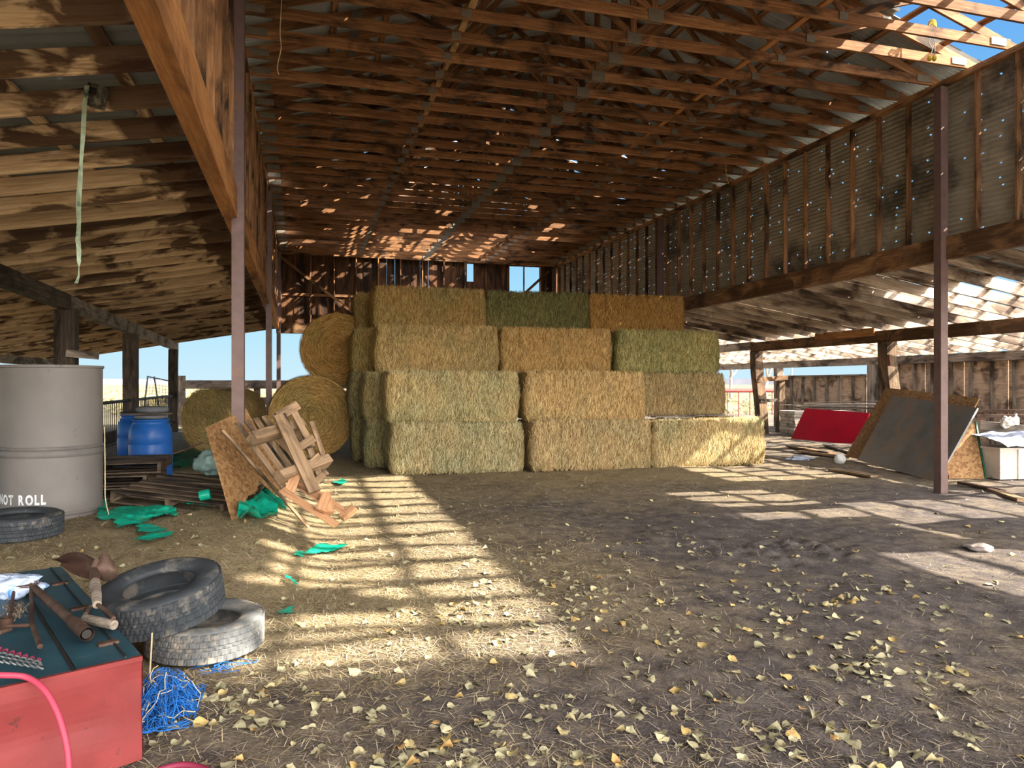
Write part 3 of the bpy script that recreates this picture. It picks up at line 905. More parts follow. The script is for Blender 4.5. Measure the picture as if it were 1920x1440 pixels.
# X of the short end on the barrel side, Y front, layer, tint, greenness, tilt, label
hay = [
    (1.36, 12.55, 0, (.92, .93, .86), .55, .03, 'greenish bale at the bottom corner of the stack facing the pallet', 0),
    (3.90, 12.42, 0, (.95, .88, .78), .25, .02, 'middle bale of the bottom row, grey-tan with a dark crease', 1),
    (6.30, 12.32, 0, (1, .97, .86), .25, -.035, 'bottom row bale at the junk end, partly in sunlight', 2),
    (1.30, 12.60, 1, (1.02, 1.0, .86), .45, .03, 'second row bale above the greenish corner bale', 3),
    (3.82, 12.55, 1, (1.05, .93, .75), .05, .015, 'tan second row bale above the middle of the bottom row', 1),
    (6.33, 13.75, 1, (.85, .79, .68), .2, 0, 'set-back second row bale with a plank lying before it', 0),
    (1.22, 13.86, 2, (1.0, .88, .66), .35, .0, 'third row bale at the corner, golden above and green below', 2),
    (3.72, 13.9, 2, (1.03, .84, .58), .05, 0, 'golden brown middle bale of the third row with dark pock marks', 3),
    (6.22, 13.8, 2, (.9, .9, .62), .75, 0, 'green-tinged third row bale at the junk end', 0),
    (1.30, 15.15, 3, (.92, .78, .52), .3, .01, 'top row bale at the round bale end', 1),
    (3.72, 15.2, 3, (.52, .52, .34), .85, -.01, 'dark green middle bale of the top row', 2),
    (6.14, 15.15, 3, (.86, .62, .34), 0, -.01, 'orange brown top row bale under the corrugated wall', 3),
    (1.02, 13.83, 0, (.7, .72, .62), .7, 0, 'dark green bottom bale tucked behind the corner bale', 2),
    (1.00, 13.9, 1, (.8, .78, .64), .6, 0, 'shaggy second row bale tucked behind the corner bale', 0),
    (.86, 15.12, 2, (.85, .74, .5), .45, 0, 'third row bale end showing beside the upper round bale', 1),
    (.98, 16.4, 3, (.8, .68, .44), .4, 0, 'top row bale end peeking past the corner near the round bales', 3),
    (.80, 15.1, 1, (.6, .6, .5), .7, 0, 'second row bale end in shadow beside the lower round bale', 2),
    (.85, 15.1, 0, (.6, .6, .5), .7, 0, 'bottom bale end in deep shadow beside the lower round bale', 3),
]
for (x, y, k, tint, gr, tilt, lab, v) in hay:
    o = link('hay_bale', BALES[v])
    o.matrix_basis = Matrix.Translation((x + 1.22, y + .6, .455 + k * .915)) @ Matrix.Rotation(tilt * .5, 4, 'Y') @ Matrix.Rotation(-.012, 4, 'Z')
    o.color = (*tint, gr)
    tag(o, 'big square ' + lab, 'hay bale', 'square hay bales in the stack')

def round_bale_mesh(seed, R, L, n=11000):
    r = random.Random(seed)
    b = MB()
    nr = 14
    prof = [(R * i / nr, -L / 2 + .06 * (i / nr) ** 4) for i in range(1, nr + 1)] + [(R, -L / 2 + L * i / 16) for i in range(2, 15)] + [(R * i / nr, L / 2 - .06 * (i / nr) ** 4) for i in range(nr, 0, -1)]
    def fn(rr, z, a, i):
        return rr * (1 + .02 * noise.noise(V((math.cos(a) * 2, math.sin(a) * 2, z * 2 + seed)))) + .006 * noise.noise(V((rr * 9, a * 5, z * 8)))
    b.lathe(prof, 64, fn)
    for _ in range(n):
        a = r.uniform(0, 2 * PI)
        if r.random() < .5:
            rr = R * math.sqrt(r.random()) * .99
            p = V((rr * math.cos(a), rr * math.sin(a), -L / 2 + .06 * (rr / R) ** 4)); nrm = V((0, 0, -1))
            d = V((-math.sin(a), math.cos(a), 0)) + V((math.cos(a), math.sin(a), 0)) * r.gauss(0, .3)
        else:
            z = r.uniform(-L / 2, L / 2)
            p = V((R * 1.005 * math.cos(a), R * 1.005 * math.sin(a), z)); nrm = V((math.cos(a), math.sin(a), 0))
            d = V((-math.sin(a), math.cos(a), r.gauss(0, .25)))
        strand(b, p, d, nrm, r.uniform(.08, .26), r.uniform(.005, .010), r.uniform(.004, .05), r.uniform(-1, 1))
    me = b.mesh('round_hay_bale')
    me.materials.append(M['hay'])
    return me
for (p, R, L, axis, tint, gr, lab) in (
    ((.02, 16.85, .88), .9, 1.5, (.05, -1, 0), (.9, .72, .44), .35, 'lower round hay bale showing its coiled end beside the stack'),
    ((.62, 17.3, 2.42), .82, 1.4, (.02, -1, -.05), (.9, .68, .38), .2, 'upper round hay bale resting between the stack and the lower round bale'),
    ((-1.95, 18.6, .74), .74, 1.35, (-.62, -.78, 0), (.9, .8, .56), .4, 'round hay bale alone behind the blue barrels')):
    o = link('round_hay_bale', round_bale_mesh(int(R * 100), R, L))
    ax = -V(axis).normalized()
    o.matrix_basis = Matrix.Translation(p) @ ax.to_track_quat('Z', 'Y').to_matrix().to_4x4()
    o.color = (*tint, gr)
    tag(o, lab, 'hay bale', 'round hay bales')
tag(board('plank', (6.6, 12.95, .945), (8.4, 13.3, .95), .16, .03, 'grey_wood'), 'weathered plank lying on the bottom bale at the junk end', 'plank')
hm = MB()
hm.grid(24, 12, lambda u, v: (7.6 + u * 1.9, 13.6 + v * 1.1, .9 * max(0, math.sin(PI * min(1, max(0, u)))) ** .5 * max(0, math.sin(PI * v)) ** .4 + .08 * noise.noise(V((u * 9, v * 6, 2)))))
rr = random.Random(5)
for _ in range(1800):
    u, v = rr.random(), rr.random()
    z = .9 * math.sin(PI * u) ** .5 * math.sin(PI * v) ** .4
    strand(hm, V((7.6 + u * 1.9, 13.6 + v * 1.1, z)), V((rr.gauss(0, 1), rr.gauss(0, 1), rr.gauss(0, .2))), V((0, -.4, 1)).normalized(), rr.uniform(.08, .25), .007, .03, 0)
o = hm.build('loose_hay_mound', 'hay'); o.color = (.8, .65, .42, .2)
tag(o, 'mound of loose hay behind the end of the bottom bale row', 'hay', kind='stuff')

# ------------------------------------------------------------------ drum, barrels, pallets
def on(p, rz=0):
    return Matrix.Translation(V(p)) @ Matrix.Rotation(rz, 4, 'Z')

tk = V((-2.56, 8.42, gz(-2.56, 8.42) - .03))
R_T, H_T = .455, 1.55
tank = empty('storage_drum', tk, 0, 'tall pale grey drum stencilled NOT ROLL', 'drum')
prof = [(R_T * .97, 0), (R_T, .015), (R_T, H_T - .03), (R_T + .012, H_T - .025), (R_T + .012, H_T), (R_T - .02, H_T), (R_T - .03, H_T - .05), (.01, H_T - .05)]
MB().lathe(prof, 96).build('body', 'tank', tank, wm(tank), smooth=False)
for z, h in ((.07, .02), (.665, .035), (.72, .02)):
    MB().lathe([(R_T, z - h), (R_T + .013, z - h * .4), (R_T + .013, z + h * .4), (R_T, z + h)], 96, cap=False).build('hoop', 'tank_ring', tank, wm(tank), smooth=True)
board('seam', tk + V((.02 - R_T * .86, -R_T * .52, .05)), tk + V((.02 - R_T * .86, -R_T * .52, H_T - .05)), .012, .006, 'tank_ring', tank, up=(1, 0, 0))

def text_mesh(s, size, bold=.012):
    cu = bpy.data.curves.new('txt', 'FONT')
    cu.body = s
    cu.size = size
    cu.offset = bold * size
    cu.fill_mode = 'FRONT'
    ob = bpy.data.objects.new('txt', cu)
    C.objects.link(ob)
    dg = bpy.context.evaluated_depsgraph_get()
    me = bpy.data.meshes.new_from_object(ob.evaluated_get(dg))
    C.objects.unlink(ob)
    bpy.data.objects.remove(ob)
    return me
# direction of the drum axis towards the camera
va = math.atan2(-tk.y, -tk.x)
x0 = 0
th0 = va - math.radians(71)
letters = []
for ch_ in 'NOT ROLL':
    if ch_ == ' ':
        x0 += .07
        continue
    me = text_mesh(ch_, .128, .045)
    xs = [v.co.x for v in me.vertices]
    letters.append((me, x0, min(xs)))
    x0 += max(xs) - min(xs) + .02
kx = math.radians(66) * R_T / x0
for me, xo, mn in letters:
    for v in me.vertices:
        a = th0 + (xo + v.co.x - mn) * kx / R_T
        v.co = V(((R_T + .003) * math.cos(a), (R_T + .003) * math.sin(a), .185 + v.co.y))
    me.materials.append(M['stencil'])
    link('stencil_letter', me, None, tank, Matrix.Translation(tk))

def barrel(p, lab, rz):
    root = empty('plastic_barrel', p, rz, lab, 'barrel', 'blue plastic barrels')
    R, H = .272, .9
    pr = [(R * .9, 0), (R * .97, .02), (R, .08), (R, .3), (R * .985, .31), (R * .985, .325), (R, .335), (R, .56), (R * .985, .57), (R * .985, .585), (R, .595), (R * .99, .70), (R * .94, .78), (R * .85, .84), (R * .815, .86), (R * .81, .885), (R * .84, .89), (R * .84, .915), (R * .78, .915), (R * .77, .89), (.01, .89)]
    MB().lathe(pr, 56).build('body', 'blue', root, wm(root), smooth=True)
    for sx in (-.12, .12):
        MB().lathe([(.035, .89), (.035, .915), (.01, .915)], 16).build('bung', 'grey_lid', root, on(V(p) + V((sx, 0, 0))))
    return root
b1 = V((-2.08, 10.72, gz(-2, 10.7) - .06)); b2 = V((-2.40, 11.5, gz(-2.4, 11.5) - .02))
barrel(b1, 'blue plastic barrel with grey discs on its lid, behind the pallets', 0)
barrel(b2, 'blue plastic barrel half hidden behind the one with grey discs', 1)
def disc(p, R, h, nm, lab, mat='grey_lid', tilt=(0, 0)):
    pr = [(R * .3, 0), (R * .86, 0), (R * .97, h * .25), (R, h * .5), (R * .97, h * .78), (R * .86, h), (R * .3, h * .92)]
    o = MB().lathe(pr, 48).build(nm, mat, mw=Matrix.Translation(p) @ Matrix.Rotation(tilt[0], 4, 'X') @ Matrix.Rotation(tilt[1], 4, 'Y'), smooth=True)
    tag(o, lab, 'lid')
zb = b1.z + .915
disc((b1.x + .0, b1.y, zb), .21, .055, 'plastic_disc', 'lower grey plastic disc on the nearer blue barrel')
tag(board('board', (b1.x - .34, b1.y - .05, zb + .07), (b1.x + .26, b1.y + .07, zb + .07), .2, .022, 'old_post'), 'thin dark board between the grey discs on the barrel', 'board')
disc((b1.x + .02, b1.y, zb + .085), .205, .085, 'plastic_disc', 'thick grey disc topmost on the nearer blue barrel')
disc((b2.x, b2.y, b2.z + .917), .24, .03, 'barrel_cap', 'flat dark lid on the farther blue barrel', 'rubber')

def make_pallet(mat, W=1.0, L=1.15, nd_=7, label=None, mw=None, group='wooden pallets', missing=(), bottom=4):
    """deck boards run along x, stringers along y; stands on z=0"""
    root = empty('wooden_pallet')
    root.matrix_basis = mw
    tag(root, label, 'pallet', group)
    T = lambda p: mw @ V(p)
    up = mw.to_3x3() @ V((0, 0, 1))
    for i, x in enumerate((-W / 2 + .02, 0, W / 2 - .02)):
        board('stringer', T((x, -L / 2, .065)), T((x, L / 2, .065)), .04, .09, mat, root, up=up)
    for i in range(nd_):
        if i in missing: continue
        y = -L / 2 + .045 + (L - .09) * i / (nd_ - 1)
        board('deck_board', T((-W / 2, y, .12)), T((W / 2, y, .12)), .095, .018, mat, root, up=up)
    for i in range(bottom):
        y = -L / 2 + .05 + (L - .1) * i / (bottom - 1)
        board('base_board', T((-W / 2, y, .01)), T((W / 2, y, .01)), .095, .018, mat, root, up=up)
    return root
for k, (dx, dy, rz) in enumerate(((-.06, .02, .03), (-.1, .0, -.04), (0, 0, .05))):
    p = V((-2.36 + dx, 9.72 + dy, .26 + k * .145))
    make_pallet('pallet_dark', 1.3, 1.0, 8, ['dark pallet at the bottom of the stack behind the drum', 'dark pallet in the middle of the stack behind the drum', 'dark pallet on top of the stack before the blue barrels'][k], on(p, rz))
make_pallet('pallet_dark', 1.25, .95, 6, 'tilted dark pallet lying between the pallet stack and the leaning sheet', on((-1.3, 8.75, .30), -.35) @ Matrix.Rotation(.07, 4, 'X') @ Matrix.Rotation(.1, 4, 'Y'))
for q, (a, b) in enumerate((((-1.75, 9.05, .50), (-.75, 8.72, .44)), ((-1.55, 9.35, .52), (-.65, 9.0, .47)))):
    tag(board('loose_board', a, b, .1, .02, 'pallet_dark'), ['dark loose board lying across the tilted pallet, nearer one', 'dark loose board lying across the tilted pallet, farther one'][q], 'board')

# leaning sheet
def slab(name, pts, th, mat, label, cat, nx=1, ny=1, cut=None, group=None):
    """panel through bottom-left, bottom-right, top-left, top-right"""
    bl, br, tl, tr = map(V, pts)
    n = (br - bl).cross(tl - bl).normalized()
    m = frame(bl, br, tl - bl)
    inv = m.inverted()
    def P(u, v):
        return bl * (1 - u) * (1 - v) + br * u * (1 - v) + tl * (1 - u) * v + tr * u * v
    b = MB()
    F = lambda u, v: inv @ P(u, v)
    nn = inv.to_3x3() @ n
    k0 = len(b.v)
    keep = cut
    b.grid(nx, ny, lambda u, v: F(u, v), keep)
    nfront = len(b.f)
    fr = list(b.f)
    N = (nx + 1) * (ny + 1)
    b.add([V(p) - nn * th for p in b.v[:N]], [f[::-1] for f in fr])
    # rim
    cnt = {}
    for f in fr:
        for i in range(4):
            e = (f[i], f[(i + 1) % 4])
            cnt[frozenset(e)] = cnt.get(frozenset(e), []) + [e]
    for k, es in cnt.items():
        if len(es) == 1:
            a, c = es[0]
            b.f.append((c, a, a + N, c + N))
    used = sorted({i for f in b.f for i in f})
    mp = {i: j for j, i in enumerate(used)}
    b.v = [b.v[i] for i in used]
    b.f = [tuple(mp[i] for i in f) for f in b.f]
    o = b.build(name, mat, mw=m)
    return tag(o, label, cat, group)

def torn(u, v):
    return v > .10 + .16 * noise.noise(V((u * 5, 2, 0))) + (.22 * math.exp(-((u - .55) / .16) ** 2))
B0 = G(437, 975); B0.z += .0
slab('particle_board', (B0, V((-.16, 8.78, .22)), cam(388, 801, 7.42), cam(462, 766, 8.2)), .018, 'osb', 'brown particle board sheet leaning on the steel post behind the pallet', 'sheet', 64, 48, lambda u, v: torn(u, v) or u < .09)
# the leaning pallet: stringers face us, deck boards behind
def lean_pallet():
    A, Bp, Cc = cam(449, 787, 7.05), cam(543, 920, 6.85), cam(520, 752, 7.55)
    yv = (Bp - A); Ly = yv.length; yv.normalize()
    xv = (Cc - A); xv = (xv - yv * xv.dot(yv)); Wx = xv.length; xv.normalize()
    n = yv.cross(xv)
    if n.dot(V((0, -1, 0))) < 0: n = -n
    root = empty('wooden_pallet', A, 0, 'broken pale pallet leaning with its stringers facing the yard', 'pallet', 'wooden pallets')
    for i in range(6):
        p = A + xv * (Wx * i / 5.0)
        board('deck_board', p - n * .05, p + yv * Ly * (1.0 - .02 * (i % 3)) - n * .05, .06, .018, 'pallet', root, up=n)
    for f in (.30, .84):
        p = A + yv * (Ly * f)
        board('stringer', p - xv * .06 + n * .05, p + xv * (Wx + .03) + n * .05, .1, .13, 'pallet', root, up=n, wob=.0)
lean_pallet()
def plank_wreck():
    root = empty('broken_pallet', cam(560, 850, 7.0), 0, 'grey-brown wrecked pallet standing on edge beside the leaning one', 'pallet', 'wooden pallets')
    J = [((524, 778, 7.15), (590, 922, 6.85), .12, .035), ((549, 768, 7.3), (585, 838, 7.2), .07, .02), ((566, 800, 7.3), (604, 905, 7.15), .06, .02),
         ((520, 783, 7.2), (558, 760, 7.35), .10, .07), ((560, 840, 7.15), (588, 822, 7.25), .08, .06), ((575, 878, 7.1), (600, 855, 7.2), .08, .05), ((590, 905, 7.1), (606, 890, 7.2), .07, .04), ((584, 790, 7.4), (612, 870, 7.3), .05, .015)]
    for (a, b, w, h) in J:
        board('board', cam(*a), cam(*b), w, h, 'pallet', root, up=(.25, -.9, .35))
    k = empty('broken_pallet', cam(585, 945, 6.8), 0, 'orange split pallet pieces lying low at the foot of the leaning pallets', 'pallet', 'wooden pallets')
    J = [((528, 918, 6.75), (632, 985, 6.72), .10, .02), ((560, 908, 6.95), (622, 950, 6.9), .12, .02), ((575, 912, 7.0), (660, 968, 6.95), .1, .02), ((608, 925, 6.85), (616, 962, 6.75), .1, .06), ((600, 958, 6.7), (612, 930, 6.8), .09, .05),
         ((540, 930, 6.8), (556, 888, 6.95), .1, .025), ((640, 972, 6.9), (664, 952, 7.0), .08, .05)]
    for (a, b, w, h) in J:
        board('board', cam(*a), cam(*b), w, h, 'pallet_fresh', k, up=(.2, -.3, .9))
plank_wreck()
tag(board('stick', cam(416, 806, 7.0), G(578, 990) + V((0, 0, .01)), .035, .028, 'pallet'), 'long thin wooden batten leaning across the front of the particle board', 'stick')
tag(MB().tube([cam(320, 852, 10), cam(350, 842, 10.2), cam(380, 830, 10.4)], .012).build('iron_rod', 'rust'), 'thin rusty rod sticking up beside the stacked pallets', 'rod')

# bag and plastic film
def blob(name, c, r, mat, label, cat, seed=0, amp=.25):
    b = MB()
    def fn(u, v):
        a, t = u * 2 * PI, v * PI
        d = V((math.cos(a) * math.sin(t), math.sin(a) * math.sin(t), math.cos(t)))
        k = 1 + amp * noise.noise(d * 1.7 + V((seed, 0, 0))) + amp * .6 * abs(noise.noise(d * 4 + V((0, seed, 0)))) + amp * .2 * noise.noise(d * 11)
        return V(c) + V((d.x * r[0], d.y * r[1], d.z * r[2])) * k
    b.grid(40, 24, fn)
    o = b.build(name, mat, smooth=True)
    return tag(o, label, cat)
bl_ = cam(392, 868, 8.6)
blob('plastic_bag', bl_, (.15, .15, .13), 'bag', 'crumpled grey-green plastic bag on the tilted pallet', 'bag', 4, .4)

def inside(p, poly):
    c = False
    n = len(poly)
    for i in range(n):
        a, b = poly[i], poly[(i + 1) % n]
        if (a[1] > p[1]) != (b[1] > p[1]) and p[0] < (b[0] - a[0]) * (p[1] - a[1]) / (b[1] - a[1]) + a[0]:
            c = not c
    return c
def film(px, label, mat='green', h=.035, seed=0, lift=.015, name='plastic_film'):
    poly = [(lambda g: (g.x, g.y))(G(*p)) for p in px]
    xs, ys = [p[0] for p in poly], [p[1] for p in poly]
    x0, x1, y0, y1 = min(xs), max(xs), min(ys), max(ys)
    st = max(.018, max(x1 - x0, y1 - y0) / 60)
    nx, ny = max(2, int((x1 - x0) / st)), max(2, int((y1 - y0) / st))
    b = MB()
    def fn(u, v):
        x, y = x0 + (x1 - x0) * u, y0 + (y1 - y0) * v
        x += .02 * noise.noise(V((x * 9, y * 9, seed)))
        q = V((x * 5, y * 5, seed))
        return V((x, y, gz(x, y) + lift + h * (.5 + noise.noise(q) * .8 + .5 * abs(noise.noise(q * 3.1))) ))
    def keep(u, v):
        x, y = x0 + (x1 - x0) * u, y0 + (y1 - y0) * v
        q = V((x * 12, y * 12, seed))
        return inside((x + .03 * noise.noise(q), y + .03 * noise.noise(q + V((7, 0, 0)))), poly)
    b.grid(nx, ny, fn, keep)
    used = sorted({i for f in b.f for i in f}); mp = {i: j for j, i in enumerate(used)}
    b.v = [b.v[i] for i in used]; b.f = [tuple(mp[i] for i in f) for f in b.f]
    tag(b.build(name, mat, smooth=True), label, 'plastic sheet', 'torn green plastic scraps')
film([(181, 968), (215, 958), (262, 950), (322, 955), (331, 962), (300, 966), (240, 970), (225, 975), (186, 980)], 'flat green plastic scrap at the foot of the pale drum', seed=1, h=.03)
film([(213, 985), (245, 970), (290, 962), (330, 960), (330, 972), (290, 978), (250, 992), (222, 998)], 'bright green plastic strip before the tilted pallet', seed=2, h=.06)
film([(258, 990), (275, 988), (318, 1000), (295, 1004), (258, 1004)], 'small green plastic triangle on the straw', seed=3, h=.035)
film([(252, 1016), (280, 1010), (326, 1002), (328, 1010), (300, 1016), (255, 1024)], 'thin green plastic strip nearest the yard', seed=4, h=.035)
film([(345, 940), (370, 934), (416, 932), (418, 948), (385, 950), (350, 956)], 'green plastic sheet tucked under the tilted pallet', seed=5, h=.06)
film([(446, 985), (450, 968), (480, 955), (500, 930), (530, 955), (536, 975), (510, 985), (470, 992)], 'bunched green plastic sheet under the particle board', seed=6, h=.16)
film([(548, 1046), (575, 1040), (600, 1024), (655, 1026), (640, 1034), (605, 1040), (570, 1048)], 'crinkled green plastic ribbon out on the leaves', seed=7, h=.03)
film([(183, 968), (186, 955), (196, 948), (202, 955), (196, 966)], 'little green plastic tuft against the drum foot', seed=8, h=.08)
film([(520, 1158), (530, 1148), (552, 1143), (548, 1150), (530, 1160)], 'tiny green plastic scrap near the tyres', seed=9, h=.02)
film([(538, 1086), (544, 1084), (562, 1100), (556, 1102)], 'tiny green plastic sliver in the straw', seed=10, h=.02)
film([(625, 908), (640, 903), (655, 905), (640, 914)], 'small green plastic knot beside the split pallet', seed=11, h=.04)
film([(295, 872), (330, 856), (385, 852), (402, 870), (370, 880), (320, 886)], 'dark green plastic heap between the barrels and the tilted pallet', 'green_dark', .12, 12)
o = MB().lathe([(.05, 0), (.055, .01), (.055, .1), (.05, .11)], 24).build('green_can', 'green', mw=on(cam(374, 930, 7.6)) @ Matrix.Rotation(1.4, 4, 'Y'))
tag(o, 'round green container end under the tilted pallet', 'can')
tag(MB().tube([cam(196, 800, 7.35), cam(197, 870, 7.3), cam(197, 930, 7.2), cam(200, 950, 7.15), G(206, 972), G(190, 985)], .005, 6).build('cord', 'pale_twine'), 'pale cord hanging down the side of the pale drum', 'cord')

# ------------------------------------------------------------------ tyres
def tyre(p, R, W, rot, label, mat, zig):
    root = empty('car_tyre', p, 0, label, 'tyre', 'old car tyres')
    root.matrix_basis = Matrix.Translation(V(p)) @ rot
    w = W / 2
    ri = R * .60
    outer = [(ri, -w * .55), (ri - .012, -w * .75), (ri + .008, -w * .86), (R * .72, -w * .97), (R * .84, -w), (R * .93, -w * .93), (R * .965, -w * .82)]
    inner = [(R * .955, -w * .75), (R * .9, -w * .72), (R * .8, -w * .8), (R * .68, -w * .78), (ri, -w * .55)]
    side = outer + [(R * .945, -w * .6), (R * .945, w * .6)] + [(r, -z) for r, z in outer[::-1]]
    liner = [(ri, w * .55)] + [(r, -z) for r, z in inner[::-1][1:]] + inner
    MB().lathe(side, 72, cap=False).build('sidewall', mat, root, wm(root), smooth=True)
    MB().lathe(liner, 72, cap=False).build('liner', mat, root, wm(root), smooth=True)
    n = 200
    rows = []
    zs = [-.84, -.80, -.5, -.46, -.42, -.15, -.1, -.06, .06, .1, .15, .42, .46, .5, .8, .84]
    gr = {-.46, -.1, .1, .46}
    def fn(r, z, a, i):
        k = int(round(a / (2 * PI) * n))
        zz = round(z / w, 2)
        if zz in gr: return R - .009
        if (k + (i * zig)) % 5 == 0 and .05 < abs(zz): return R - .006
        return R - (.012 if abs(zz) > .81 else 0)
    MB().lathe([(R, z * w) for z in zs], n, fn, cap=False).build('tread', mat, root, wm(root))
    return root
def tilt(ax, ay): return Matrix.Rotation(ax, 4, 'X') @ Matrix.Rotation(ay, 4, 'Y')
tyre((-.60, 4.66, .115), .335, .2, tilt(.03, .02), 'dusty lower tyre under the other one beside the red box', 'rubber_dusty', 1)
tyre((-.84, 4.62, .345), .345, .22, tilt(.17, -.12), 'dark upper tyre tilted on the dusty tyre beside the red box', 'rubber', 2)
tyre((-2.46, 7.22, .37), .345, .2, tilt(.03, .03), 'dark tyre lying flat before the pale drum', 'rubber', 2)
tag(MB().tube([cam(291, 1146, 3.98), cam(286, 1165, 3.93), cam(284, 1210, 3.88), cam(281, 1260, 3.82), cam(278, 1296, 3.75), G(277, 1304)], .0045, 6).build('string', 'pale_twine'), 'thin pale string hanging over the upper tyre', 'string')

# ------------------------------------------------------------------ red box and what lies on it
fr = V((-.907, -.421, 0)); lg = V((-.421, .907, 0))
c0 = V((-.685, 3.36, 0))
BH, BW, BLn = .46, .95, 1.98
mw_box = Matrix((fr, lg, V((0, 0, 1)))).transposed().to_4x4(); mw_box.translation = c0
box = empty('metal_chest', c0, 0, 'dented metal chest, red front and teal lid, at the corner of the yard', 'chest')
box.matrix_basis = mw_box
def bx(c, d): return MB().box(c, d)
b = MB()
b.grid(30, 14, lambda u, v: (BW * u, -.0 + .012 * noise.noise(V((u * 4, v * 3, 1))) + .01 * math.sin(v * PI) , .0 + (BH - .02) * v))
b.grid(20, 8, lambda u, v: (.0 + .008 * noise.noise(V((u * 5, v * 3, 7))), BLn * (1 - u), (BH - .02) * v))
b.add([(BW, 0, 0), (BW, BLn, 0), (BW, BLn, BH - .02), (BW, 0, BH - .02), (0, BLn, 0), (0, BLn, BH - .02)], [(0, 1, 2, 3), (1, 4, 5, 2)])
b.build('body', 'red_box', box, wm(box))
b = MB()
b.grid(8, 40, lambda u, v: (.0 + .24 * u, BLn * v, BH - .02 + .006 * noise.noise(V((u * 2, v * 6, 3)))))
b.build('lid_strip', 'teal_box', box, wm(box))
b = MB()
b.grid(16, 40, lambda u, v: (.25 + .33 * u, .02 + (BLn - .04) * v, BH - .022 + .008 * noise.noise(V((u * 3, v * 7, 5)))))
b.build('lid', 'teal_box', box, wm(box))
b = MB()
b.grid(12, 40, lambda u, v: (.59 + .36 * u, .02 + (BLn - .04) * v, BH - .02 + .008 * noise.noise(V((u * 3, v * 7, 9)))))
b.build('lid', 'teal_box', box, wm(box))
bx((BW / 2, .005, BH - .028), (BW, .02, .02)).build('front_rim', 'red_box', box, wm(box))
bx((.25, BLn / 2, BH - .03), (.012, BLn, .03)).build('lid_seam', 'dark_metal', box, wm(box))
bx((.585, BLn / 2, BH - .03), (.012, BLn, .03)).build('lid_seam', 'dark_metal', box, wm(box))
bx((.06, BLn / 2, BH - .014), (.006, BLn * .98, .008)).build('hinge_strip', 'dark_metal', box, wm(box))
for yy in (.25, .9, 1.5):
    bx((.08, yy, BH - .013), (.08, .04, .012)).build('hinge', 'rust', box, wm(box))

def T(px, py, dz=0):     # a point on the chest lid
    D = (CAMH - BH - dz) * FPX / (py - 720)
    return cam(px, py, D)
# shovel
sh = empty('broken_shovel', T(185, 1160), 0, 'short rusty shovel with split bent blade and wooden D grip on the chest', 'shovel')
MB().tube([T(159, 1160, .03), T(214, 1172, .03)], .022, 10).build('grip', 'grey_wood', sh)
MB().tube([T(161, 1152, .035), T(166, 1140, .04), T(181, 1132, .05), T(200, 1146, .04), T(213, 1160, .035)], .011, 8).build('yoke', 'rust', sh)
MB().tube([T(182, 1134, .05), T(181, 1118, .06), T(178, 1090, .08)], [.02, .024, .026], 10).build('shaft', 'grey_wood', sh)
MB().tube([T(178, 1092, .08), T(176, 1070, .10), T(182, 1050, .15)], [.027, .024, .016], 10).build('socket', 'rust', sh)
def wing(P0, P1, P2, P3, bul, nm):
    P0, P1, P2, P3 = map(V, (P0, P1, P2, P3))
    b = MB()
    n = (P1 - P0).cross(P2 - P0).normalized()
    f = lambda u, v, s: (P0 * (1 - u) * (1 - v) + P1 * u * (1 - v) + P2 * (1 - u) * v + P3 * u * v) + n * (bul * math.sin(PI * v) * (1 - .4 * u)) + V((0, 0, .045 * math.sin(PI * min(1, u * 1.1)) * (1 - v * 1.4))) + n * s
    b.grid(10, 10, lambda u, v: f(u, v, 0))
    b.grid(10, 10, lambda u, v: f(u, v, .004))
    b.build(nm, 'rust', sh, smooth=True)
wing(T(180, 1050, .15), T(97, 1049, .13), T(176, 1086, .05), T(112, 1060, .08), -.06, 'blade')
wing(T(183, 1048, .15), T(214, 1052, .13), T(186, 1086, .04), T(221, 1082, .05), -.07, 'blade')
# pipe
pp = empty('steel_pipe', T(110, 1140), 0, 'rusty steel pipe with a wider socket end lying along the chest lid', 'pipe')
A, Bq = T(58, 1098, .03), T(164, 1190, .03)
MB().tube([A, A.lerp(Bq, .8)], .021, 14).build('tube', 'rust', pp, smooth=False)
MB().tube([A.lerp(Bq, .74), A.lerp(Bq, .8), A.lerp(Bq, 1.0)], [.023, .029, .029], 14, cap=False).build('socket_end', 'rust', pp)
MB().tube([A.lerp(Bq, .985), A.lerp(Bq, .99)], .02, 14).build('bore', 'dark_metal', pp)
# iron tool
tl = empty('iron_wrench', T(40, 1170), 0, 'rusty iron tool of crossed bars and a socket on the chest lid', 'tool')
for a, b_, r_ in (((28, 1090), (18, 1168), .008), ((58, 1092), (60, 1172), .009), ((60, 1170), (75, 1212), .011), ((12, 1174), (62, 1172), .009), ((0, 1186), (20, 1180), .009)):
    MB().tube([T(*a, .03), T(*b_, .025)], r_, 8).build('bar', 'rust', tl)
MB().lathe([(.026, 0), (.026, .05), (.016, .05), (.014, .01)], 18).build('socket', 'rust', tl, on(T(12, 1178, .005)))
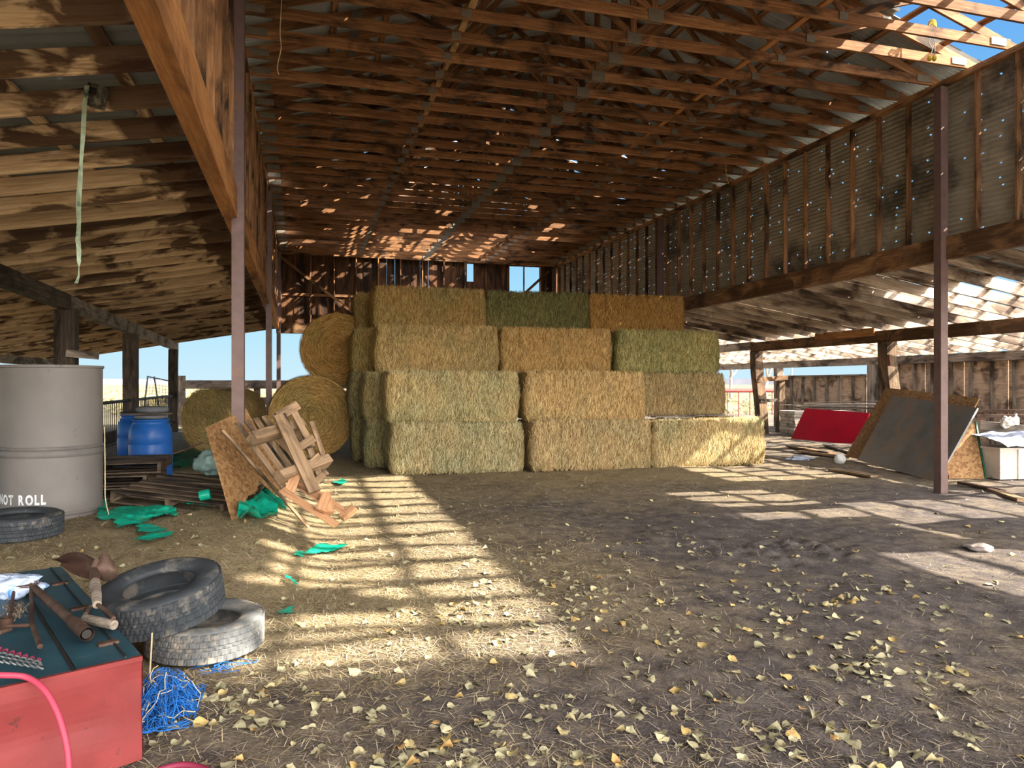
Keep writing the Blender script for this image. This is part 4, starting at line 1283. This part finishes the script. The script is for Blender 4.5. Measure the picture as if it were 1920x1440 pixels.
# wire coil, rag, rope
b = MB()
pts = []
for i in range(160):
    a = i * .35
    rr_ = .06 + .025 * noise.noise(V((i * .13, 0, 0)))
    c_ = T(32 + i * .12, 1096, .05)
    pts.append(c_ + V((rr_ * math.cos(a), rr_ * .7 * math.sin(a), .02 * noise.noise(V((i * .2, 4, 0))))))
tag(b.tube(pts, .0022, 5).build('wire_coil', 'rust'), 'tangled coil of thin rusty wire beside the rag on the chest', 'wire')
rag = T(16, 1100, .03)
blob('rag', rag, (.15, .12, .06), 'cloth', 'crumpled white and blue rag bag on the chest lid', 'rag', 2, .5)
for q in range(4):
    pts = []
    for i in range(50):
        t = i / 49
        p = T(-40 + 118 * t, 1206 + 34 * t + q * 13 * (1 - t * .4) - q * 4, .012)
        pts.append(p + V((.006 * math.cos(t * 60 + q), .006 * math.sin(t * 60 + q), .007 * math.cos(t * 60 + q * 2))))
    tag(MB().tube(pts, .004, 6).build('twisted_cable', 'wire' if q else 'maroon_hose'), ['dark red braided cord', 'grey twisted wire rope, uppermost strand', 'grey twisted wire rope, middle strand', 'grey twisted wire rope, lowest strand'][q] + ' on the chest lid near its front edge', 'cable', 'cables on the chest')
b = MB()
r5 = random.Random(3)
for _ in range(260):
    p = T(r5.gauss(28, 10), r5.gauss(1145, 9), .01)
    strand(b, p, V((r5.gauss(0, 1), r5.gauss(0, 1), r5.gauss(0, .2))), V((0, 0, 1)), r5.uniform(.01, .04), .006, .012, 0)
tag(b.build('litter', 'twig'), 'heap of dry leaf crumbs on the chest lid', 'debris', kind='stuff')
# hoses
hp = [T(-60, 1262, .02), T(0, 1266, .02), T(45, 1268, .02) ]
hz = []
for (x, y, D) in ((-30, 1266, 2.72), (10, 1266, 2.75), (50, 1270, 2.78), (82, 1292, 2.76), (105, 1330, 2.74), (120, 1375, 2.72), (128, 1420, 2.70), (129, 1470, 2.68)):
    hz.append(cam(x, y, D - .02))
def smooth_path(ps, n=6):
    out = []
    for i in range(len(ps) - 1):
        p0, p1, p2, p3 = ps[max(i - 1, 0)], ps[i], ps[i + 1], ps[min(i + 2, len(ps) - 1)]
        for k in range(n):
            t = k / n
            out.append(.5 * ((2 * p1) + (p2 - p0) * t + (2 * p0 - 5 * p1 + 4 * p2 - p3) * t * t + (3 * p1 - p0 - 3 * p2 + p3) * t ** 3))
    return out + [ps[-1]]
tag(MB().tube(smooth_path(hz), .0115, 12).build('rubber_hose', 'pink_hose', smooth=True), 'pink rubber hose looping down the red front of the chest', 'hose')
tag(MB().tube(smooth_path([G(280, 1452, .015), G(310, 1440, .018), G(345, 1434, .02), G(380, 1440, .015), G(410, 1456, .012)]), .013, 12).build('rubber_hose', 'maroon_hose', smooth=True), 'maroon rubber hose on the dirt at the foot of the chest', 'hose')
# blue twine heap
def twine_heap(c, rx, ry, rz, n, mat, label, seed, name='baling_twine'):
    r = random.Random(seed)
    b = MB()
    for _ in range(n):
        p = V((r.gauss(0, .45), r.gauss(0, .45), abs(r.gauss(.2, .35))))
        d = V((r.gauss(0, 1), r.gauss(0, 1), r.gauss(0, .4))).normalized()
        pts = []
        for i in range(9):
            q = V((max(-1.1, min(1.1, p.x)), max(-1.1, min(1.1, p.y)), max(.02, min(1.0, p.z))))
            q.z *= max(.12, 1 - .75 * (q.x ** 2 + q.y ** 2))
            pts.append(V(c) + V((q.x * rx, q.y * ry, q.z * rz)))
            d = (d + V((r.gauss(0, .5), r.gauss(0, .5), r.gauss(0, .3)))).normalized()
            p = p + d * .17
        b.tube(pts, .0021, 4, cap=False)
    o = b.build(name, mat)
    tag(o, label, 'twine', kind='stuff')
    return o
tw = G(306, 1330)
twine_heap(tw, .15, .22, .2, 330, 'blue_twine', 'tangled heap of blue baling twine beside the red chest', 2)
twine_heap(G(420, 1245), .16, .12, .03, 22, 'blue_twine', 'few loose blue twine strands on the leaves by the lower tyre', 6)
twine_heap(tw + V((0, 0, .02)), .15, .2, .21, 26, 'pale_twine', 'pale straw strands mixed in the blue twine heap', 9, 'straw_strands')

# ------------------------------------------------------------------ strap and camera box under the lean-to
cp = cam(181, 183, 4.87)
tc_ = empty('trail_camera', cp, 0, 'camouflaged trail camera box strapped to a rafter', 'camera box')
mwc = Matrix.Translation(cp) @ Matrix.Rotation(-.35, 4, 'Z') @ Matrix.Rotation(.25, 4, 'Y')
M['camo'] = plain('camouflage', (.16, .15, .10), .7, 0, .5, 18, dirt=(.05, .045, .03), dirtamt=.75, dsc=22)
MB().box((0, 0, 0), (.105, .075, .13)).build('case', 'camo', tc_, mwc)
MB().box((-.01, -.041, .028), (.06, .01, .045)).build('lens_window', 'dark_metal', tc_, mwc)
MB().box((0, -.039, -.035), (.03, .008, .025)).build('sensor', 'rubber', tc_, mwc)
MB().box((.0, .0, .072), (.11, .08, .014)).build('lid', 'camo', tc_, mwc)
sp = [(163, 160, 4.5, 14), (158, 200, 4.5, 14), (156, 250, 4.5, 14), (152, 305, 4.52, 10), (150, 340, 4.5, 15), (147, 380, 4.52, 16), (148, 420, 4.5, 12), (146, 450, 4.5, 15), (148, 468, 4.52, 14), (148, 490, 4.5, 12), (148, 500, 4.5, 3), (148, 514, 4.5, 4), (146, 522, 4.5, 8), (143, 531, 4.5, 11)]
b = MB()
for i, (x, y, D, w) in enumerate(sp):
    w *= .62
    a = .5 * math.sin(i * .8)
    D += .29; w *= 1.05
    for s_ in (-1, 1):
        for t_ in (0, .0035):
            b.v.append(tuple(cam(x + s_ * w / 2, y, D + s_ * .02 * math.sin(a) + t_)))
for i in range(len(sp) - 1):
    k = i * 4
    b.f += [(k, k + 2, k + 6, k + 4), (k + 1, k + 5, k + 7, k + 3), (k, k + 4, k + 5, k + 1), (k + 2, k + 3, k + 7, k + 6)]
b.f += [(0, 1, 3, 2)]
tag(b.build('webbing_strap', 'strap'), 'frayed pale green strap hanging from the camera box', 'strap')

# hanging twine and wires in the hay bay
for pts, mat, lab in (
    ([(1748, 44, 9.9), (1746, 62, 9.9), (1742, 80, 9.9), (1748, 92, 9.9), (1743, 108, 9.9)], 'wire', 'wire with a yellow plug hanging from a chord by the roof hole, inner one'),
    ([(1751, 46, 9.9), (1750, 64, 9.9), (1753, 85, 9.9), (1752, 108, 9.9)], 'wire', 'wire with a yellow plug hanging from a chord by the roof hole, outer one'),
    ([(528, 0, 8.9), (525, 60, 8.9), (527, 90, 8.9), (520, 125, 8.9), (523, 140, 8.9)], 'pale_twine', 'thin pale wire dangling beside the studs above the brown post'),
    ([(1362, 290, 15), (1361, 318, 15), (1366, 345, 15)], 'yellow', 'yellow twine hanging below the chords near the corrugated wall')):
    o = MB().tube(smooth_path([cam(*p) for p in pts], 4), .006, 6).build('hanging_wire', mat)
    tag(o, lab, 'wire')
    if 'plug' in lab:
        e = cam(*pts[-1])
        MB().lathe([(.012, -.05), (.03, -.03), (.03, 0), (.018, .03)], 12).build('plug', 'yellow', o, on(e))
b = MB()
for i in range(5):
    c_ = cam(1748, 46, 9.85)
    b.tube([c_ + V((.05 * math.cos(a * .6 + i), .05 * math.sin(a * .6 + i), .05 * math.cos(a * .9 + i * 2) )) for a in range(11)], .006, 5)
tag(b.build('twine_knot', 'yellow'), 'knot of yellow twine round the chord by the roof hole', 'twine')

# ------------------------------------------------------------------ junk side
slab('sheet_metal_panel', ((10.75, 12.1, .06), (9.86, 9.35, .0), (11.58, 12.05, 1.36), (10.8, 9.42, 1.20)), .03, 'grey_panel', 'large scuffed grey metal panel leaning behind the bare steel post', 'panel')
slab('strand_board', ((11.02, 12.75, .06), (10.18, 9.62, .04), (11.95, 12.62, 1.52), (11.12, 9.66, 1.36)), .018, 'osb', 'tan strand board sheet leaning just behind the grey metal panel', 'sheet')
o = slab('edged_board', ((10.42, 9.62, .0), (10.98, 9.42, .0), (10.62, 9.98, .93), (11.17, 9.78, .93)), .03, 'osb', 'strand board with a green painted edge beside the cream chest', 'sheet')
board('green_edge', (10.98, 9.42, .0), (11.17, 9.78, .94), .03, .035, 'green_dark', o, up=(1, 0, 0))
slab('leaning_sheet', ((12.75, 16.85, .07), (13.25, 14.95, .07), (13.35, 17.0, .92), (13.8, 15.1, .86)), .025, 'red_panel', 'crimson red panel leaning on the white board stack', 'panel')
# white board stack
r7 = random.Random(4)
for k in range(8):
    z = .1 + k * .095
    o = board('white_board', (13.55 + r7.uniform(-.03, .03), 18.05, z), (15.5, 17.7 + r7.uniform(-.05, .05), z), .9, .085, 'white_board')
    tag(o, 'white painted plank in the stack behind the red panel, %s from the ground' % ordinal(k + 1), 'plank', 'white planks behind the red panel')
labs = ['longest grey board on top of the white stack', 'dark board end jutting from the white stack', 'bleached board lying askew on the white stack', 'grey board at the back of the white stack', 'thin pale lath on the white stack', 'brown board under the bleached ones on the white stack', 'splintered grey board over the edge of the white stack']
for k in range(7):
    z = .9 + k * .028
    a = V((13.5 + r7.uniform(-.2, .5), 17.6 + r7.uniform(-.3, .6), z))
    e = a + V((r7.uniform(1.6, 2.6), -r7.uniform(.8, 2.6), .02 * k - .03))
    tag(board('scrap_board', a, e, r7.uniform(.12, .24), .024, ('grey_wood', 'old_post', 'white_board', 'grey_wood', 'white_board', 'mid_post', 'grey_wood')[k]), labs[k], 'board', 'scrap boards on the white stack')
# ground boards
for a, e, w, mt, lab in (
    ((1480, 836), (1560, 850), .2, 'pallet', 'brown plank on the ground before the red panel'),
    ((1500, 846), (1590, 858), .16, 'pallet', 'second brown plank half buried before the red panel'),
    ((1550, 834), (1605, 850), .2, 'grey_wood', 'grey board lying under the red panel corner'),
    ((1560, 880), (1640, 893), .18, 'mid_post', 'dark board lying before the grey metal panel'),
    ((1860, 918), (1918, 938), .14, 'pallet', 'weathered plank on the dirt past the bare steel post'),
    ((1800, 905), (1880, 921), .10, 'rust', 'rusty flat bar on the dirt past the bare steel post')):
    tag(board('ground_plank', G(*a, .03), G(*e, .03), w, .04, mt), lab, 'plank', 'planks lying on the ground')
o = MB().lathe([(.02, 0), (.10, .0), (.13, .06), (.135, .14), (.12, .2), (.1, .22), (.02, .2)], 28).build('white_pail', 'white_metal', mw=on(G(1570, 866)) @ Matrix.Rotation(.9, 4, 'X') @ Matrix.Diagonal((.8, .8, .8, 1)), smooth=True)
tag(o, 'small white pail tipped over before the red panel', 'pail')
blob('pink_toy', cam(1607, 835, 15.4), (.07, .06, .1), 'pink', 'crumpled pink plastic scrap at the red panel corner', 'plastic scrap', 3, .7)
blob('white_litter', G(1500, 862) + V((0, 0, .03)), (.25, .12, .05), 'tarp_white', 'pale plastic litter on the straw past the last bale', 'plastic scrap', 8, .6)
# cream chest with white door
ch = empty('storage_chest', (11.05, 9.22, 0), -.12, 'cream metal chest with a white panel beyond the bare steel post', 'chest')
mwc = wm(ch)
MB().box((.7, .35, .26), (1.4, .7, .5)).build('body', 'cream', ch, mwc)
MB().box((.5, -.015, .265), (.34, .02, .5)).build('door_panel', 'white_metal', ch, mwc)
MB().box((.7, .35, .52), (1.44, .74, .03)).build('top', 'cream', ch, mwc)
b = MB()
b.grid(40, 24, lambda u, v: V((11.02 + 1.5 * u, 9.05 + 1.0 * v - u * .15, .56 + .26 * max(0, math.sin(PI * v * .8)) * (.6 + .4 * u) + .05 * noise.noise(V((u * 5, v * 4, 3))) + .03 * abs(noise.noise(V((u * 14, v * 9, 1)))))))
tag(b.build('tarpaulin', 'tarp_white', smooth=True), 'crumpled pale tarpaulin draped over the cream chest', 'tarpaulin')
for a, e, w, h, mt, lab in (
    (cam(1838, 797, 12.8), cam(1935, 806, 12.4), .16, .16, 'grey_wood', 'squared grey timber lying behind the pale tarpaulin'),
    (cam(1830, 771, 13.5), cam(1940, 770, 13.2), .10, .05, 'rust', 'brown pipe rail lying across the junk, upper one'),
    (cam(1830, 780, 13.4), cam(1940, 780, 13.1), .10, .06, 'rust', 'brown pipe rail lying across the junk, lower one')):
    tag(board('salvaged_beam', a, e, w, h, mt), lab, 'beam', kind='thing')
def bottle(p, r, h, mat, lab, name='bottle'):
    o = MB().lathe([(r * .9, 0), (r, h * .05), (r, h * .6), (r * .5, h * .75), (r * .35, h * .8), (r * .35, h), (r * .3, h)], 20).build(name, mat, mw=on(p), smooth=True)
    tag(o, lab, 'bottle')
pj = cam(1905, 797, 12.45)
bottle(pj, .05, .2, 'white_metal', 'white bottle standing on the squared grey timber')
bottle(pj + V((.16, -.02, .0)), .075, .14, 'rust', 'brown jar standing on the squared grey timber', 'jar')
blob('paper_sack', pj + V((-.17, .03, .05)), (.11, .08, .09), 'cream', 'crumpled cream sack on the squared grey timber', 'sack', 6, .5)
# rubble clods and stone
blob('flat_stone', G(1835, 1030) + V((0, 0, .02)), (.13, .11, .035), 'stone', 'flat brown stone on the dirt near the bare steel post', 'stone', 3, .3)

# ------------------------------------------------------------------ fences and far things
def rail_panel(ya, yb, lab):
    root = empty('rail_fence_panel', (XM(ya), ya, 0), 0, lab, 'fence', 'dark rail fence panels under the lean-to')
    for z, r in ((1.22, .035), (.35, .03)):
        MB().tube([(XM(ya), ya, z), (XM(yb), yb, z)], r, 8).build('rail', 'dark_metal', root)
    n = int((yb - ya) / .17)
    for k in range(1, n):
        y = ya + (yb - ya) * k / n
        MB().tube([(XM(y), y, .05), (XM(y), y, 1.22)], .012, 6).build('bar', 'dark_metal', root)
rail_panel(13.4, 18.45, 'dark barred fence panel between the drum and the post behind the barrels')
rail_panel(18.75, 25.5, 'dark barred fence panel past the post behind the barrels')
tag(board('kick_board', (XM(13.4) - .05, 13.4, .45), (XM(18.4) - .05, 18.4, .45), .04, .3, 'old_post'), 'dark kick board along the foot of the barred fence', 'board')
wf = empty('board_fence', (-4.8, 30, 0), 0, 'dark two-board fence outside, past the lone round bale', 'fence')
for z, h in ((1.58, .33), (.92, .3)):
    board('rail_board', (-4.7, 30, z), (2.5, 30, z), .05, h, 'old_post', wf)
for x in (-4.75, -2.0, .6, 2.6):
    board('fence_post', (x, 30.12, 0), (x, 30.12, 1.92 if x < -4 else 1.75), .24, .2, 'old_post', wf, up=(0, 1, 0))
wg = empty('mesh_gate', (-6.6, 28, 0), 0, 'tilted pipe and wire mesh gate outside the barred fence', 'gate')
g = [cam(270, 765, 25), cam(277, 706, 25), cam(325, 716, 26), cam(332, 765, 26)]
MB().tube(g, .035, 6).build('gate_frame', 'wire', wg)
MB().tube([cam(298, 765, 25.5), cam(289, 706, 25.3)], .03, 6).build('gate_bar', 'wire', wg)
b = MB()
for k in range(1, 9):
    b.tube([g[0].lerp(g[1], k / 9), g[3].lerp(g[2], k / 9)], .006, 4)
    b.tube([g[0].lerp(g[3], k / 9), g[1].lerp(g[2], k / 9)], .006, 4)
b.build('wire_mesh', 'wire', wg)
rf = empty('pipe_fence', (17, 31, 0), 0, 'red pipe rail fence outside beyond the last bale', 'fence')
MB().tube([(13.5, 30, 1.28), (23, 30, 1.28)], .09, 8).build('rail', 'fence_red', rf)
for k in range(16):
    x = 13.6 + k * .62
    MB().tube([(x, 30, 0), (x, 30, 1.28)], .022, 6).build('bar', 'fence_red', rf)

def tree(p, H, seed, lab, leaf=True):
    r = random.Random(seed)
    root = empty('cottonwood_tree', p, 0, lab, 'tree', 'trees beyond the junk lean-to')
    b = MB(); tips = []
    def grow(a, d, L, rad, k):
        pts = [a]
        for _ in range(4):
            d = (d + V((r.gauss(0, .16), r.gauss(0, .16), r.gauss(.03, .1)))).normalized()
            pts.append(pts[-1] + d * L / 4)
        b.tube(pts, [rad * (1 - .12 * i) for i in range(5)], 6 if k > 1 else 4, cap=False)
        if k == 0 or rad < .02:
            tips.append(pts[-1]); return
        for _ in range(r.choice((2, 3, 3))):
            grow(pts[-1], (d + V((r.gauss(0, .55), r.gauss(0, .55), r.gauss(.1, .3)))).normalized(), L * r.uniform(.6, .85), rad * .6, k - 1)
    grow(V(p), V((0, 0, 1)), H * .32, H * .03, 4)
    b.build('trunk', 'bark', root)
    b = MB()
    for t in tips:
        for _ in range(26 if leaf else 3):
            q = t + V((r.gauss(0, H * .06), r.gauss(0, H * .06), r.gauss(0, H * .05)))
            s = H * .012
            d1 = V((r.gauss(0, 1), r.gauss(0, 1), r.gauss(0, 1))).normalized() * s
            d2 = d1.orthogonal().normalized() * s
            b.add([q - d1, q + d2, q + d1, q - d2], [(0, 1, 2, 3)])
    o = b.build('foliage', 'foliage', root)
    o['kind'] = 'stuff'
for (px, D, H, sd, lab, lf) in ((1436, 66, 7.5, 4, 'yellow-leaved cottonwood tree seen past the split timber post', True), (1372, 80, 8, 9, 'bare pale tree seen beside the last bale', False), (1500, 90, 8, 12, 'thin bare tree above the low boarded wall', False)):
    p = cam(px, 720, D); p.z = -.1
    tree(p, H, sd, lab, lf)
b = MB()
r9 = random.Random(8)
for _ in range(420):
    side = r9.random()
    px = r9.uniform(150, 560) if side < .55 else r9.uniform(1340, 1560)
    D = 34 + r9.random() ** 1.5 * 220
    p = cam(px, 720, D); p.z = 0
    s = r9.uniform(.25, .7)
    for _k in range(26):
        d = V((r9.gauss(0, 1), r9.gauss(0, 1), abs(r9.gauss(.5, .6)))).normalized() * s
        w = d.orthogonal().normalized() * .04
        b.add([p + d * .2 - w, p + d * .2 + w, p + d + w, p + d - w], [(0, 1, 2, 3)])
tag(b.build('desert_brush', 'shrub'), 'low dry brush scattered over the plain', 'brush', kind='stuff')

# ------------------------------------------------------------------ loose straw, twigs, leaves
def gsurf(x, y):
    p = V((x, y, 0))
    z = gz(x, y) + .030 * noise.noise(p * 1.1) + .016 * noise.noise(p * 3.1 + V((9, 0, 0))) + .010 * noise.noise(p * 9) - .012
    d = math.hypot((x - 4.6) / 1.3, (y - 6.0) / .8)
    if d < 1: z += (1 - d) * (.06 * noise.noise(p * 7 + V((0, 5, 0))) + .05 * noise.noise(p * 14))
    return z
def litter(n, seed, dens, wr, lr):
    r = random.Random(seed)
    b = MB()
    c = 0
    while c < n:
        D = 2.6 / (1 - r.random() * .82)
        a = math.tan(math.radians(r.uniform(-37, 37)))
        x, y = D * (SN + a * CS), D * (CS - a * SN)
        if r.random() > dens(x, y): continue
        c += 1
        p = V((x, y, gsurf(x, y) + .002))
        an = r.uniform(0, 2 * PI)
        k = min(2.2, max(1, D / 5))
        strand(b, p, V((math.cos(an), math.sin(an), r.gauss(0, .08))), V((0, 0, 1)), r.uniform(*lr) * min(k, 1.5), r.uniform(*wr) * k, r.uniform(.002, .014), r.uniform(-2, 2))
    return b
def straw_d(x, y):
    f = .015
    if x < 3.2: f = max(f, min(1, (3.2 - x) / 2.4) * min(1, max(.04, (y - 3.6) / 2.4)))
    if y > 8: f = max(f, min(.75, (y - 8) / 4) * (1 if x < 7.5 else .5))
    return f * (.55 + .9 * max(0, noise.noise(V((x * .9, y * .9, 4))) + .35))
tag(litter(42000, 21, straw_d, (.0025, .0045), (.03, .13)).build('loose_straw', 'straw'), 'loose straw scattered over the barn floor', 'straw', kind='stuff')
tag(litter(16000, 22, lambda x, y: .8 if y < 10 else .3, (.002, .006), (.015, .09)).build('twigs', 'twig'), 'dark twigs and bark chips trodden into the dirt', 'twigs', kind='stuff')

def leaf_shape(seed):
    r = random.Random(seed)
    half = [(.62, 0), (.40, .17), (.18, .36), (-.06, .47), (-.27, .42), (-.39, .22)]
    out = half + [(-.34, 0)] + [(x, -y) for x, y in half[:0:-1]]
    out = [(x * r.uniform(.9, 1.1), y * r.uniform(.85, 1.15)) for x, y in out]
    n = len(out)
    c1, c2, tw = r.choice((-.5, .25, .55, .8)), r.uniform(-.4, .45), r.uniform(-.5, .5)
    f = lambda x, y: V((x, y * (1 - .2 * c1), c1 * y * y + c2 * x * x + tw * x * y + .16 * noise.noise(V((x * 3.3, y * 3.3, seed))) + .25 * abs(y) * (1 if seed % 2 else -.4)))
    vs = [f(0, 0)] + [f(x * .55, y * .55) for x, y in out] + [f(x, y) for x, y in out]
    fs = [(0, 1 + i, 1 + (i + 1) % n) for i in range(n)] + [(1 + i, 1 + n + i, 1 + n + (i + 1) % n, 1 + (i + 1) % n) for i in range(n)]
    # stalk
    k = len(vs)
    vs += [f(-.4, .012), f(-.4, -.012), V((-.95, .05, .08))]
    fs += [(k, k + 1, k + 2)]
    mz = min(v.z for v in vs)
    return [v - V((0, 0, mz)) for v in vs], fs
LV = [leaf_shape(s) for s in range(7)]
rl = random.Random(77)
def leaf_density(x, y):
    f = .30
    for (cx, cy, sx, sy, a) in ((1.15, 4.9, .45, .35, 2.2), (2.0, 5.2, .5, .4, 1.2), (3.6, 4.4, .9, .35, 1.3), (3.2, 3.35, .35, .18, 3.0), (1.7, 6.4, 1.2, .9, .5), (-.35, 3.9, .3, .3, 1.3), (.2, 2.9, .7, .3, .6), (2.4, 4.5, 1.2, .5, .7), (4.2, 6.0, 1.2, .5, .5), (-.1, 9.5, 1.5, 2, .5)):
        f += a * math.exp(-((x - cx) / sx) ** 2 - ((y - cy) / sy) ** 2)
    if x > 5: f *= .5
    if y > 8: f *= .55
    return f
cands = []
while len(cands) < 1250:
    D = 2.55 / (1 - rl.random() * .80)
    a = math.tan(math.radians(rl.uniform(-36.5, 36.5)))
    x, y = D * (SN + a * CS), D * (CS - a * SN)
    if rl.random() * 2.2 > leaf_density(x, y): continue
    q = V((x, y, 0)) - c0
    if -.06 < q.dot(fr) < BW + .1 and -.06 < q.dot(lg) < BLn + .1: continue
    if math.hypot(x + .7, y - 4.64) < .5 or (x < -1.2 and D > 6 and x < -.9): continue
    if y > 12.3: continue
    cands.append((D, x, y))
cands.sort()
LM = []
for vs, fs in LV:
    me = MB().add(vs, fs).mesh('leaf', True)
    me.materials.append(M['leaf'])
    LM.append(me)
stuff = MB()
for i, (D, x, y) in enumerate(cands):
    s = rl.uniform(.042, .074)
    m = Matrix.Translation((x, y, gsurf(x, y) + rl.uniform(0, .006))) @ Matrix.Rotation(rl.uniform(0, 2 * PI), 4, 'Z') @ Matrix.Rotation(rl.gauss(0, .25), 4, 'X') @ Matrix.Rotation(rl.gauss(0, .2) + (PI if rl.random() < .25 else 0) * 0, 4, 'Y') @ Matrix.Diagonal((s, s, s, 1))
    k = rl.randrange(7)
    if i < 300:
        o = link('fallen_leaf', LM[k], mw=m)
        tag(o, 'dry curled pale yellow leaf on the open dirt nearest the yard', 'leaf', 'fallen cottonwood leaves')
    else:
        vs, fs = LV[k]
        stuff.add([m @ v for v in vs], fs)
tag(stuff.build('fallen_leaves', 'leaf', smooth=True), 'pale fallen leaves scattered farther across the barn floor', 'leaves', 'fallen cottonwood leaves', 'stuff')

# ------------------------------------------------------------------ light
SUN = V((-.80, .46, -.655)).normalized()
ld = bpy.data.lights.new('sun', 'SUN')
ld.energy = 11
ld.angle = math.radians(.6)
ld.color = (1, .91, .77)
lo = bpy.data.objects.new('sun', ld)
C.objects.link(lo)
lo.rotation_euler = SUN.to_track_quat('-Z', 'Y').to_euler()
lo.location = (30, -20, 30)

w = bpy.data.worlds.new('sky')
S.world = w
w.use_nodes = True
nt = w.node_tree
bg = nt.nodes['Background']
tc = nd(nt, 'TexCoord')
sx = nd(nt, 'SeparateXYZ', Vector=tc.outputs['Generated'])
col = ramp(nt, sx.outputs[2], [(0.0, (.42, .34, .25)), (.499 * 0 + .001, (.62, .84, .95)), (.08, (.45, .78, .96)), (.22, (.25, .60, .95)), (.45, (.12, .38, .86)), (1.0, (.10, .30, .75))])
dv = nd(nt, 'VectorMath', _operation='DOT_PRODUCT', i0=tc.outputs['Generated'], i1=tuple(V((.30, -.92, .26)).normalized()))  # glow lobe added to the sky behind the camera, lighting the hay fronts
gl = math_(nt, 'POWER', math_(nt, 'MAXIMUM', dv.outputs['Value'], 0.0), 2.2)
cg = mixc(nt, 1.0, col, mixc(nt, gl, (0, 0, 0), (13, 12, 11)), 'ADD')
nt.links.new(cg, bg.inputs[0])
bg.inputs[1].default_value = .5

S.view_settings.view_transform = 'Standard'
S.view_settings.look = 'None'
S.view_settings.exposure = 1.05
S.view_settings.gamma = 1
S.view_settings.use_curve_mapping = False
